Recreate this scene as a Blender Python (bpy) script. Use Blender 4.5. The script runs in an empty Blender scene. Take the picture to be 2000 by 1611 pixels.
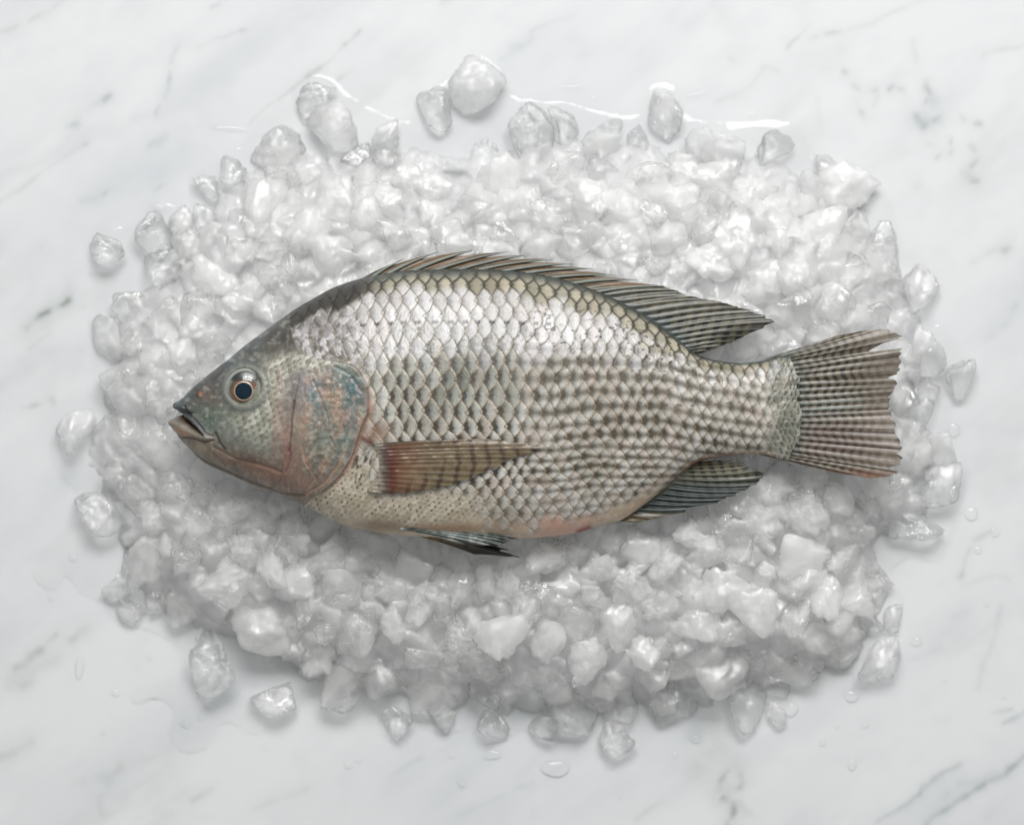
import bpy, bmesh, math
import numpy as np
from mathutils import Vector

# ---------------------------------------------------------------- camera, light, exposure
S = 0.0002            # metres per photograph pixel on the slab (the picture is 0.40 m wide)
H = 1.112             # camera height above the slab
scn = bpy.context.scene
cam_d = bpy.data.cameras.new('camera'); cam = bpy.data.objects.new('camera', cam_d)
scn.collection.objects.link(cam); scn.camera = cam
cam.location = (0, 0, H); cam.rotation_euler = (0, 0, 0)
cam_d.lens = 100.0; cam_d.sensor_width = 36.0; cam_d.clip_start = 0.05; cam_d.clip_end = 20
cam_d.dof.use_dof = True; cam_d.dof.focus_distance = H - 0.048; cam_d.dof.aperture_fstop = 4.8

world = bpy.data.worlds.new('World'); scn.world = world; world.use_nodes = True
wb = world.node_tree.nodes['Background']
wb.inputs[0].default_value = (0.99, 1.0, 0.97, 1); wb.inputs[1].default_value = 0.42

def area(name, loc, target, sx, sy, power, col):
    d = bpy.data.lights.new(name, 'AREA'); d.shape = 'RECTANGLE'; d.size = sx; d.size_y = sy
    d.energy = power; d.color = col
    o = bpy.data.objects.new(name, d); scn.collection.objects.link(o); o.location = loc
    o.rotation_euler = (Vector(target) - Vector(loc)).to_track_quat('-Z', 'Y').to_euler()
    return o
area('window_light', (0.12, 1.04, 1.39), (0.0, 0.0, 0.02), 1.12, 0.64, 39.0, (1.0, 0.992, 0.98))

scn.view_settings.view_transform = 'Standard'; scn.view_settings.look = 'None'
scn.view_settings.exposure = 0.06; scn.view_settings.gamma = 1.0
try: scn.view_settings.use_curve_mapping = False
except Exception: pass
scn.render.engine = 'CYCLES'
cy = scn.cycles
cy.max_bounces = 24; cy.transmission_bounces = 22; cy.glossy_bounces = 4; cy.diffuse_bounces = 14
cy.transparent_max_bounces = 24; cy.blur_glossy = 0.8; cy.sample_clamp_indirect = 8.0
cy.use_denoising = True
try: cy.denoiser = 'OPENIMAGEDENOISE'
except Exception: pass

# ---------------------------------------------------------------- small numeric tools
rng = np.random.default_rng(11)
def lin(c):
    c = np.asarray(c, float) / 255.0
    return np.where(c <= 0.04045, c / 12.92, ((c + 0.055) / 1.055) ** 2.4)
def sm(a, b, x):
    t = np.clip((x - a) / (b - a), 0, 1); return t * t * (3 - 2 * t)
def gauss(x, w): return np.exp(-(x / w) ** 2)
_h = np.random.default_rng(5).random(65536)
def vnoise(x, y, z=None):
    if z is None: z = np.zeros_like(x)
    xi = np.floor(x).astype(np.int64); yi = np.floor(y).astype(np.int64); zi = np.floor(z).astype(np.int64)
    fx, fy, fz = x - xi, y - yi, z - zi
    fx = fx*fx*(3-2*fx); fy = fy*fy*(3-2*fy); fz = fz*fz*(3-2*fz)
    def g(a, b, c): return _h[(a*73856093 ^ b*19349663 ^ c*83492791) & 65535]
    r = 0
    for a in (0, 1):
        for b in (0, 1):
            for c in (0, 1):
                w = (fx if a else 1-fx) * (fy if b else 1-fy) * (fz if c else 1-fz)
                r = r + w * g(xi+a, yi+b, zi+c)
    return r * 2 - 1
def fbm(x, y, z=None, o=4):
    if z is None: z = np.zeros_like(x)
    r = 0; a = 0.5
    for k in range(o):
        r = r + a * vnoise(x*2**k + 17.3*k, y*2**k - 9.1*k, z*2**k + 4.7*k); a *= 0.5
    return r
def curve(pts, x):
    """smooth curve y(x) through the points (Catmull-Rom)"""
    p = np.array(pts, float); xs, ys = p[:, 0], p[:, 1]
    d = np.zeros_like(xs)
    sl = np.diff(ys) / np.diff(xs)
    d[1:-1] = np.where(sl[1:] * sl[:-1] > 0, 2*sl[1:]*sl[:-1] / np.where(sl[1:]+sl[:-1] == 0, 1, sl[1:]+sl[:-1]), 0)
    d[0], d[-1] = sl[0], sl[-1]
    x = np.clip(x, xs[0], xs[-1]); i = np.clip(np.searchsorted(xs, x) - 1, 0, len(xs) - 2)
    h = xs[i+1] - xs[i]; t = (x - xs[i]) / h
    return ((2*t**3-3*t**2+1)*ys[i] + (t**3-2*t**2+t)*h*d[i] + (-2*t**3+3*t**2)*ys[i+1] + (t**3-t**2)*h*d[i+1])
def pl_dist(X, Y, pts):
    """distance to a polyline and the fraction along it"""
    best = np.full(X.shape, 1e9); par = np.zeros(X.shape)
    n = len(pts) - 1
    for k in range(n):
        (x0, y0), (x1, y1) = pts[k], pts[k+1]
        dx, dy = x1-x0, y1-y0; L = dx*dx+dy*dy + 1e-9
        t = np.clip(((X-x0)*dx + (Y-y0)*dy)/L, 0, 1)
        d = np.hypot(X-x0-t*dx, Y-y0-t*dy)
        m = d < best; best = np.where(m, d, best); par = np.where(m, (k+t)/n, par)
    return best, par
def in_poly(X, Y, poly):
    r = np.zeros(np.shape(X), bool); n = len(poly); j = n-1
    for i in range(n):
        xi, yi = poly[i]; xj, yj = poly[j]
        c = ((yi > Y) != (yj > Y)) & (X < (xj-xi)*(Y-yi)/(yj-yi+1e-12)+xi)
        r ^= c; j = i
    return r
def world_of(px, py, z, zref=None):
    """photograph pixel + height (both in pixel units) to metres; zref: height whose perspective scale applies"""
    k = (H - (np.asarray(z if zref is None else zref) * S)) / H
    return np.stack([(px-1000)*S*k, (805.5-py)*S*k, np.broadcast_to(np.asarray(z, float)*S, np.shape(px))], -1)

# ---------------------------------------------------------------- mesh and object tools
def make_mesh(name, V, F, mat, col=None, smooth=True):
    me = bpy.data.meshes.new(name)
    V = np.ascontiguousarray(V, np.float32).reshape(-1, 3)
    F = np.ascontiguousarray(F, np.int32); nf, k = F.shape
    me.vertices.add(len(V)); me.vertices.foreach_set('co', V.ravel())
    me.loops.add(nf*k); me.loops.foreach_set('vertex_index', F.ravel())
    me.polygons.add(nf); me.polygons.foreach_set('loop_start', np.arange(nf, dtype=np.int32)*k)
    try: me.polygons.foreach_set('loop_total', np.full(nf, k, np.int32))
    except Exception: pass
    me.update(calc_edges=True)
    if smooth: me.polygons.foreach_set('use_smooth', np.ones(nf, bool))
    if col is not None:
        a = me.color_attributes.new('pigment', 'FLOAT_COLOR', 'POINT')
        c = np.ones((len(V), 4), np.float32); c[:, :col.shape[-1]] = col.reshape(len(V), -1)
        a.data.foreach_set('color', c.ravel())
    me.materials.append(mat); me.validate()
    return me
def link(name, me, loc=(0, 0, 0), parent=None):
    o = bpy.data.objects.new(name, me); scn.collection.objects.link(o)
    o.location = loc
    if parent is not None: o.parent = parent
    return o
def tag(o, label=None, cat=None, group=None, kind=None):
    if label: o['label'] = label
    if cat: o['category'] = cat
    if group: o['group'] = group
    if kind: o['kind'] = kind
    return o
def grid_faces(nu, nv, flip=False):
    i, j = np.meshgrid(np.arange(nu-1), np.arange(nv-1), indexing='ij')
    a = i*nv+j
    f = np.stack([a, a+nv, a+nv+1, a+1], -1).reshape(-1, 4)
    return f[:, ::-1] if flip else f

# ---------------------------------------------------------------- materials
def mat(name):
    m = bpy.data.materials.new(name); m.use_nodes = True
    nt = m.node_tree; nt.nodes.clear()
    out = nt.nodes.new('ShaderNodeOutputMaterial')
    return m, nt, out
def N(nt, t, **kw):
    n = nt.nodes.new(t)
    for k, v in kw.items():
        if k in n.inputs: n.inputs[k].default_value = v
        else: setattr(n, k, v)
    return n
def noise(nt, vec, scale, detail=4, rough=0.55, dist=0.0):
    n = N(nt, 'ShaderNodeTexNoise'); n.inputs['Scale'].default_value = scale
    n.inputs['Detail'].default_value = detail; n.inputs['Roughness'].default_value = rough
    n.inputs['Distortion'].default_value = dist
    nt.links.new(vec, n.inputs['Vector']); return n
def ramp(nt, src, stops):
    r = nt.nodes.new('ShaderNodeValToRGB'); e = r.color_ramp.elements
    while len(e) < len(stops): e.new(0.5)
    for q, (p, c) in zip(e, stops):
        q.position = p; q.color = (c, c, c, 1) if np.isscalar(c) else (*c, 1)
    nt.links.new(src, r.inputs[0]); return r

def marble_mat():
    m, nt, out = mat('polished_marble'); L = nt.links.new
    p = N(nt, 'ShaderNodeBsdfPrincipled'); a = N(nt, 'ShaderNodeVertexColor', layer_name='pigment')
    L(a.outputs[0], p.inputs['Base Color'])
    tc = N(nt, 'ShaderNodeTexCoord')
    g = noise(nt, tc.outputs['Object'], 2600, 3); mx = N(nt, 'ShaderNodeMix', data_type='RGBA', blend_type='MULTIPLY')
    mx.inputs[0].default_value = 1.0
    r = ramp(nt, g.outputs[0], [(0.3, 0.955), (0.7, 1.0)])
    L(a.outputs[0], mx.inputs[6]); L(r.outputs[0], mx.inputs[7]); L(mx.outputs[2], p.inputs['Base Color'])
    p.inputs['Roughness'].default_value = 0.32; p.inputs['Specular IOR Level'].default_value = 0.4
    p.inputs['Subsurface Weight'].default_value = 0.15
    p.inputs['Subsurface Radius'].default_value = (1, 1, 1); p.inputs['Subsurface Scale'].default_value = 0.003
    b = N(nt, 'ShaderNodeBump'); b.inputs['Strength'].default_value = 0.05; b.inputs['Distance'].default_value = 0.001
    n2 = noise(nt, tc.outputs['Object'], 60, 3); L(n2.outputs[0], b.inputs['Height']); L(b.outputs[0], p.inputs['Normal'])
    L(p.outputs[0], out.inputs[0]); return m

def schlick(nt, f0, fmax=1.0):
    lw = N(nt, 'ShaderNodeLayerWeight'); lw.inputs['Blend'].default_value = 0.5
    pw = N(nt, 'ShaderNodeMath', operation='POWER'); pw.inputs[1].default_value = 5.0
    nt.links.new(lw.outputs['Facing'], pw.inputs[0])
    ma = N(nt, 'ShaderNodeMath', operation='MULTIPLY_ADD'); ma.inputs[1].default_value = fmax-f0; ma.inputs[2].default_value = f0
    nt.links.new(pw.outputs[0], ma.inputs[0]); return ma
def ice_mat(name, cloud, rough, bump, glint, thru=0.45, patch=(0.42, 0.60)):
    """melting ice: a refracting body, milky and bubbly inside, under a wet rippled skin"""
    m, nt, out = mat(name); L = nt.links.new
    tc = N(nt, 'ShaderNodeTexCoord'); oi = N(nt, 'ShaderNodeObjectInfo')
    off = N(nt, 'ShaderNodeVectorMath', operation='ADD'); L(tc.outputs['Object'], off.inputs[0]); L(oi.outputs['Random'], off.inputs[1])
    vec = off.outputs[0]
    n1 = noise(nt, vec, 48, 2, 0.45, 0.3); nf = noise(nt, vec, 700, 3, 0.6)
    nb = noise(nt, vec, 330, 3, 0.6, 1.2)
    b = N(nt, 'ShaderNodeBump'); b.inputs['Strength'].default_value = bump; b.inputs['Distance'].default_value = 0.0010
    L(nb.outputs[0], b.inputs['Height'])
    clear = N(nt, 'ShaderNodeBsdfGlass'); clear.inputs['IOR'].default_value = 1.24; clear.inputs['Roughness'].default_value = rough
    thr = N(nt, 'ShaderNodeBsdfTransparent')
    mixc = N(nt, 'ShaderNodeMixShader'); mixc.inputs[0].default_value = thru
    L(clear.outputs[0], mixc.inputs[1]); L(thr.outputs[0], mixc.inputs[2])
    milk = N(nt, 'ShaderNodeBsdfPrincipled'); milk.inputs['Base Color'].default_value = (0.985, 0.99, 0.985, 1)
    milk.inputs['Roughness'].default_value = 0.5; milk.inputs['Specular IOR Level'].default_value = 0.0
    milk.inputs['Subsurface Weight'].default_value = 1.0; milk.inputs['Subsurface Radius'].default_value = (1, 1, 1)
    milk.inputs['Subsurface Scale'].default_value = 0.010
    tl = N(nt, 'ShaderNodeBsdfTranslucent'); tl.inputs[0].default_value = (0.995, 0.996, 0.995, 1)
    mk = N(nt, 'ShaderNodeMixShader'); mk.inputs[0].default_value = 0.42
    L(milk.outputs[0], mk.inputs[1]); L(tl.outputs[0], mk.inputs[2])
    mk0 = mk; thr2 = N(nt, 'ShaderNodeBsdfTransparent'); mk = N(nt, 'ShaderNodeMixShader'); mk.inputs[0].default_value = 0.40
    L(mk0.outputs[0], mk.inputs[1]); L(thr2.outputs[0], mk.inputs[2])
    mx = N(nt, 'ShaderNodeMixShader')
    add = N(nt, 'ShaderNodeMath', operation='MULTIPLY_ADD'); add.inputs[1].default_value = 0.26; add.inputs[2].default_value = -0.13
    L(oi.outputs['Random'], add.inputs[0])
    sm_ = N(nt, 'ShaderNodeMath', operation='ADD'); L(n1.outputs[0], sm_.inputs[0]); L(add.outputs[0], sm_.inputs[1])
    fl = N(nt, 'ShaderNodeMath', operation='MULTIPLY_ADD'); fl.inputs[1].default_value = 0.06; L(nf.outputs[0], fl.inputs[0]); L(sm_.outputs[0], fl.inputs[2])
    lo, hi, a, b_ = cloud
    r = ramp(nt, fl.outputs[0], [(lo+.03, a), (hi+.03, b_)])
    L(r.outputs[0], mx.inputs[0]); L(mixc.outputs[0], mx.inputs[1]); L(mk.outputs[0], mx.inputs[2])
    L(b.outputs[0], clear.inputs['Normal']); L(b.outputs[0], milk.inputs['Normal'])
    # wet skin: smooth stretches and crinkled patches that glint
    ng = noise(nt, vec, 520, 3, 0.5, 1.6); pt = noise(nt, vec, 150, 2, 0.5)
    pr = ramp(nt, pt.outputs[0], [(patch[0], 0.35), (patch[1], 1.1)])
    hg = N(nt, 'ShaderNodeMath', operation='MULTIPLY'); L(ng.outputs[0], hg.inputs[0]); L(pr.outputs[0], hg.inputs[1])
    bg = N(nt, 'ShaderNodeBump'); bg.inputs['Strength'].default_value = glint; bg.inputs['Distance'].default_value = 0.0010
    L(hg.outputs[0], bg.inputs['Height']); L(b.outputs[0], bg.inputs['Normal'])
    gl = N(nt, 'ShaderNodeBsdfGlossy'); gl.inputs['Roughness'].default_value = 0.02; L(bg.outputs[0], gl.inputs['Normal'])
    f = schlick(nt, 0.085, 0.16); top = N(nt, 'ShaderNodeMixShader')
    L(f.outputs[0], top.inputs[0]); L(mx.outputs[0], top.inputs[1]); L(gl.outputs[0], top.inputs[2])
    L(top.outputs[0], out.inputs[0]); return m

def water_mat(name='melt_water'):
    m, nt, out = mat(name); L = nt.links.new
    t = N(nt, 'ShaderNodeBsdfTransparent'); lw = N(nt, 'ShaderNodeLayerWeight'); lw.inputs['Blend'].default_value = 0.5
    r = ramp(nt, lw.outputs['Facing'], [(0.42, (0.999, 0.999, 0.999)), (0.75, (0.30, 0.33, 0.32))]); L(r.outputs[0], t.inputs[0])  # steep rims tinted dark, standing in for the refracted shade line
    g = N(nt, 'ShaderNodeBsdfGlossy'); g.inputs['Roughness'].default_value = 0.07
    f = schlick(nt, 0.02)
    mx = N(nt, 'ShaderNodeMixShader'); L(f.outputs[0], mx.inputs[0]); L(t.outputs[0], mx.inputs[1]); L(g.outputs[0], mx.inputs[2])
    L(mx.outputs[0], out.inputs[0]); return m

def skin_mat(name, metallic, rough, coat, bumpscale, bump, transl=0.0, sss=0.0, coat_r=0.12):
    m, nt, out = mat(name); L = nt.links.new
    a = N(nt, 'ShaderNodeVertexColor', layer_name='pigment')
    tc = N(nt, 'ShaderNodeTexCoord')
    p = N(nt, 'ShaderNodeBsdfPrincipled')
    n = noise(nt, tc.outputs['Object'], bumpscale, 4, 0.6)
    mx = N(nt, 'ShaderNodeMix', data_type='RGBA', blend_type='MULTIPLY'); mx.inputs[0].default_value = 1.0
    r = ramp(nt, n.outputs[0], [(0.3, 0.80), (0.7, 1.08)])
    L(a.outputs[0], mx.inputs[6]); L(r.outputs[0], mx.inputs[7]); L(mx.outputs[2], p.inputs['Base Color'])
    p.inputs['Roughness'].default_value = rough; p.inputs['Coat Weight'].default_value = coat
    p.inputs['Coat Roughness'].default_value = coat_r; p.inputs['Coat IOR'].default_value = 1.36
    # guanine: pale pigment cells shine, dark ones do not
    bw = N(nt, 'ShaderNodeRGBToBW'); L(a.outputs[0], bw.inputs[0])
    mr = N(nt, 'ShaderNodeMapRange'); mr.inputs[1].default_value = 0.08; mr.inputs[2].default_value = 0.55
    mr.inputs[3].default_value = 0.0; mr.inputs[4].default_value = metallic
    L(bw.outputs[0], mr.inputs[0]); L(mr.outputs[0], p.inputs['Metallic'])
    if sss:
        p.inputs['Subsurface Weight'].default_value = sss; p.inputs['Subsurface Scale'].default_value = 0.002
        p.inputs['Subsurface Radius'].default_value = (1.0, 0.6, 0.4)
    b = N(nt, 'ShaderNodeBump'); b.inputs['Strength'].default_value = bump; b.inputs['Distance'].default_value = 0.0004
    L(n.outputs[0], b.inputs['Height']); L(b.outputs[0], p.inputs['Normal'])
    sh = p
    if transl:
        t = N(nt, 'ShaderNodeBsdfTranslucent'); L(mx.outputs[2], t.inputs[0])
        q = N(nt, 'ShaderNodeMixShader'); q.inputs[0].default_value = transl
        L(p.outputs[0], q.inputs[1]); L(t.outputs[0], q.inputs[2]); sh = q
    L(sh.outputs[0], out.inputs[0]); return m

M_marble = marble_mat()
M_clear = ice_mat('clear_ice', (0.42, 0.66, 0.06, 0.62), 0.01, 0.16, 1.0)
M_frost = ice_mat('frosted_ice', (0.34, 0.60, 0.62, 0.98), 0.05, 0.32, 0.9, patch=(.48, .66))
M_bumpy = ice_mat('crinkled_ice', (0.40, 0.64, 0.14, 0.80), 0.01, 0.60, 1.0, patch=(.3, .5))
M_bed = ice_mat('packed_crushed_ice', (0.20, 0.55, 0.80, 1.0), 0.12, 0.5, 0.7)
M_water = water_mat()
M_body = skin_mat('silver_fish_skin', 0.09, 0.46, 0.34, 1500, 0.50, coat_r=0.09)
M_fin = skin_mat('fin_membrane', 0.1, 0.38, 0.6, 1200, 0.3, transl=0.40)
M_eye = skin_mat('eye_iris', 0.25, 0.3, 0.3, 3000, 0.1)

# ---------------------------------------------------------------- marble slab
VEINS = [  # width, strength, points
 (5, .30, [(1715,1605),(1745,1584),(1770,1570),(1793,1554),(1820,1528),(1850,1503),(1880,1490)]),
 (4, .25, [(1793,1554),(1796,1539),(1806,1535)]),
 (6, .36, [(1800,1618),(1820,1599),(1865,1569),(1895,1551),(1925,1533),(1964,1515),(2000,1479),(2060,1440)]),
 (4, .22, [(1850,1553),(1853,1548)]), (10, .14, [(1880,1530),(1925,1525),(1970,1500)]),
 (6, .60, [(1415,1625),(1425,1605),(1436,1584),(1430,1570),(1415,1560)]),
 (5, .40, [(1409,1524),(1414,1514),(1420,1508)]), (5, .35, [(1445,1542),(1449,1530),(1446,1518)]),
 (22, .16, [(1330,1395),(1370,1450),(1420,1480),(1450,1520)]), (16, .14, [(1355,1500),(1400,1540)]),
 (3, .22, [(1938,1393),(1976,1388)]), (4, .24, [(1960,1412),(1976,1407),(2000,1395),(2040,1370)]),
 (6, .12, [(1910,1344),(1922,1290),(1945,1240),(1960,1180)]), (4, .34, [(1871,1127),(1876,1120)]),
 (3, .2, [(1876,1124),(1883,1098),(1895,1070)]), (5, .2, [(1905,1052),(1932,1038)]), (3, .16, [(1880,1142),(1910,1132),(1946,1119),(1975,1128)]),
 (6, .10, [(1862,1200),(1900,1192)]), (7, .10, [(1780,1290),(1835,1260)]), (7, .22, [(1426,118),(1430,124)]),
 (3, .24, [(1537,93),(1550,80),(1560,72)]), (3, .12, [(1560,72),(1586,47)]), (4, .18, [(1586,72),(1600,70)]), (4, .22, [(1618,66),(1645,64)]),
 (4, .12, [(1660,60),(1700,50),(1741,25),(1785,6),(1830,-20)]), (4, .2, [(1490,132),(1500,134)]), (4, .2, [(1508,138),(1521,143)]),
 (4, .10, [(1490,140),(1462,171),(1430,188),(1400,199)]), (4, .28, [(1646,138),(1652,142)]), (4, .28, [(1672,166),(1680,172)]),
 (4, .25, [(1681,217),(1685,219)]), (5, .24, [(1702,178),(1710,177)]), (5, .40, [(1735,177),(1742,170)]), (4, .22, [(1754,177),(1766,180)]),
 (4, .18, [(1707,206),(1712,190)]), (4, .14, [(1684,230),(1672,190)]), (5, .3, [(1810,158),(1809,170),(1818,183)]), (3, .28, [(1812,196),(1810,203)]),
 (8, .50, [(1795,228),(1800,236),(1808,247)]), (12, .14, [(1810,225),(1830,238),(1825,200)]), (4, .28, [(1828,238),(1833,232)]),
 (5, .22, [(1873,224),(1880,236)]), (5, .3, [(1904,244),(1914,245)]), (5, .16, [(1810,280),(1822,285)]), (4, .35, [(1829,308),(1835,302)]),
 (4, .22, [(1857,276),(1858,283)]), (4, .22, [(1857,303),(1862,299)]), (5, .26, [(1897,284),(1904,290)]), (5, .40, [(1901,321),(1907,314)]),
 (5, .22, [(1898,356),(1916,352)]), (9, .12, [(1880,340),(1910,350)]), (7, .16, [(1786,356),(1792,358)]), (4, .16, [(1920,112),(1930,104),(1950,98),(1974,90),(2020,84)]),
 (6, .38, [(1962,487),(1968,482)]), (5, .14, [(1900,515),(1925,500),(1960,484)]), (6, .12, [(1600,190),(1605,240)]), (6, .1, [(1780,80),(1790,120)]),
 (5, .15, [(7,66),(35,52),(66,35),(95,21),(120,0)]), (4, .22, [(410,18),(425,10)]),
 (4, .18, [(350,84),(338,105),(332,122)]), (5, .34, [(331,140),(329,157),(322,190)]), (3, .2, [(312,205),(301,228)]),
 (5, .3, [(203,197),(213,190)]), (6, .14, [(217,189),(157,217),(140,241)]), (7, .18, [(130,243),(148,240)]), (4, .26, [(290,284),(300,278)]), (7, .2, [(312,276),(325,268)]),
 (4, .15, [(164,280),(140,292),(119,308),(35,370),(-20,400)]), (5, .24, [(163,281),(170,278)]), (4, .14, [(385,91),(430,76),(480,61)]), (4, .2, [(476,62),(482,61)]),
 (4, .36, [(605,144),(615,137),(626,130)]), (3, .16, [(626,130),(650,112),(672,84)]), (4, .34, [(672,84),(684,76),(704,60)]), (3, .24, [(651,157),(665,148)]), (4, .14, [(665,148),(686,133)]),
 (3, .2, [(490,241),(500,228),(525,206),(577,168),(605,144)]), (4, .26, [(200,379),(210,373),(222,372)]), (6, .14, [(160,388),(185,386)]), (4, .2, [(300,370),(313,360)]),
 (6, .30, [(56,639),(75,622),(90,614),(108,606),(120,600),(132,592),(136,585)]), (12, .10, [(50,640),(100,600),(145,560)]), (4, .36, [(82,618),(95,612)]), (4, .3, [(126,598),(136,588)]),
 (6, .22, [(58,789),(66,786)]), (3, .14, [(40,795),(97,782)]), (5, .2, [(97,776),(99,790)]),
 (7, .36, [(30,1305),(50,1295),(65,1280),(75,1273)]), (4, .20, [(75,1273),(90,1254),(109,1236)]), (8, .26, [(138,1247),(150,1238),(165,1230)]), (9, .22, [(44,1338),(58,1332)]), (14, .12, [(0,1340),(60,1310),(110,1290)]),
 (8, .2, [(60,1450),(20,1475),(-20,1490)]), (6, .18, [(230,1490),(215,1520),(190,1560),(196,1590)]), (10, .10, [(150,1530),(240,1500),(330,1470)]), (6, .2, [(380,1560),(410,1540)]),
 (5, .14, [(100,650),(60,680)]), (5, .12, [(1040,75),(980,115)]), (6, .16, [(1000,90),(1012,84)]), (5, .12, [(1040,60),(1120,30)]), (6, .22, [(860,5),(880,-5)]),
 (10, .12, [(120,935),(140,930)]), (5, .14, [(760,1520),(820,1480)]), (6, .10, [(900,1590),(1040,1530)]), (6, .12, [(500,1580),(600,1540)]),
 (7, .14, [(560,320),(575,305)]), (6, .16, [(1440,1570),(1470,1590)]), (5, .13, [(1240,1600),(1290,1570)]), (6, .12, [(1960,640),(1990,600)]), (6, .12, [(1930,660),(1945,650)]),
]
def axis_lines(a, b, step, far, n):
    mid = np.arange(a, b+step, step)
    g = np.geomspace(step*2, far, n)
    return np.concatenate([(a - g)[::-1], mid, b + step + g])
def build_marble():
    xs = axis_lines(-160, 2160, 4.0, 5200, 22); ys = axis_lines(-160, 1780, 4.0, 5200, 22)
    X, Y = np.meshgrid(xs, ys, indexing='ij')
    wx = X + 9*fbm(X/60, Y/60, o=3); wy = Y + 9*fbm(X/60+40, Y/60+7, o=3)
    # cloudy bands running from lower left to upper right
    u = (X*0.80 - Y*0.60); v = (X*0.60 + Y*0.80)
    cl = fbm(u/700+3, v/150+5, o=5); cl2 = fbm(u/260+13, v/90-5, o=4)
    col = np.ones(X.shape+(3,)) * np.array([0.556, 0.563, 0.576])
    col *= (1 - 0.10*np.clip(cl+0.1, 0, 1) - 0.13*np.clip(cl2, 0, 1) - .05*np.clip(fbm(X/45, Y/38+9, o=4), 0, 1))[..., None] ** np.array([1.15, 1.0, 0.9])
    brk = fbm(X/22, Y/22, o=4)
    thin = gauss(fbm(u/900-7, v/170+31, o=4), 0.035) * sm(-0.05, 0.35, fbm(X/160+9, Y/160, o=2))
    soft_v = gauss(fbm(u/520+21, v/210-3, o=5), 0.075) * sm(-0.15, 0.3, fbm(X/240+19, Y/240, o=2))
    dark = 0.05*thin + 0.075*soft_v*(1+.8*fbm(X/30, Y/30, o=3))
    for w, s, pts in VEINS:
        p = np.array(pts, float); R = w*5+16
        mask = (X > p[:, 0].min()-R) & (X < p[:, 0].max()+R) & (Y > p[:, 1].min()-R) & (Y < p[:, 1].max()+R)
        if not mask.any(): continue
        d, t = pl_dist(wx[mask], wy[mask], pts)
        k = (0.75*gauss(d, w*1.05) + 0.25*gauss(d, w*3.0)) * np.clip(1 + 1.1*brk[mask], 0.15, 1.6) * s * 0.90
        dark[mask] = dark[mask] + k
    dark = np.clip(dark, 0, 0.8)[..., None]
    hue = sm(-.2, .3, fbm(X/300+50, Y/300, o=2))[..., None]
    vein = lin([112, 126, 128]) * (1-hue) + lin([118, 125, 118]) * hue
    col = col*(1-dark) + vein*dark
    V = np.stack([(X-1000)*S, (805.5-Y)*S, np.zeros_like(X)], -1)
    nu, nv = X.shape
    top = make_mesh('marble_slab', V, grid_faces(nu, nv, True), M_marble, col.reshape(-1, 3))
    o = link('marble_slab', top); tag(o, kind='structure')
build_marble()

# ---------------------------------------------------------------- heap shape
HEAP = [(470,350),(560,300),(700,320),(850,330),(950,300),(1100,300),(1350,300),(1500,330),(1640,390),(1720,470),(1765,600),(1790,720),
        (1820,850),(1800,960),(1710,1050),(1710,1190),(1660,1275),(1500,1325),(1350,1365),(1150,1385),(950,1360),(750,1345),(600,1310),
        (450,1240),(340,1190),(265,1110),(240,990),(200,900),(215,800),(215,650),(290,560),(370,450)]
def heap_depth(X, Y):
    d, _ = pl_dist(X, Y, HEAP+[HEAP[0]]); return np.where(in_poly(X, Y, HEAP), d, -d)
def heap_z(X, Y):
    d = heap_depth(X, Y)
    return -10 + 122*sm(-42, 125, d) + 22*sm(110, 320, d)

FT = [(338,808),(343,793),(362,770),(400,740),(437,710),(475,677),(512,650),(550,622),(582,600),(615,581),(650,562),(700,545),(760,533),(800,528),(850,526),(900,525),
      (950,526),(1000,529),(1050,535),(1100,546),(1150,562),(1200,583),(1250,610),(1300,645),(1330,668),(1355,688),(1380,699),(1420,707),(1450,709),(1480,706),(1510,700),(1540,694),(1562,694)]
FB = [(338,826),(341,840),(350,862),(375,885),(405,905),(455,929),(500,950),(537,962),(562,972),(600,991),(650,1016),(682,1030),(750,1042),(800,1047),(850,1049),(1000,1052),
      (1050,1050),(1100,1045),(1130,1040),(1162,1029),(1212,1016),(1250,992),(1300,952),(1340,916),(1370,900),(1400,893),(1440,888),(1475,887),(1500,889),(1530,895),(1562,900)]
ZM = 205.0      # height of the fish's middle plane above the slab
FK = ZM
THICK = [(338,0),(342,16),(355,30),(385,48),(430,70),(500,92),(600,110),(740,118),(900,114),(1100,96),(1250,74),(1360,52),(1450,38),(1520,27),(1562,14)]
def on_fish(x, y): return 338 < x < 1562 and curve(FT, np.array([x]))[0] < y < curve(FB, np.array([x]))[0]

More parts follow.
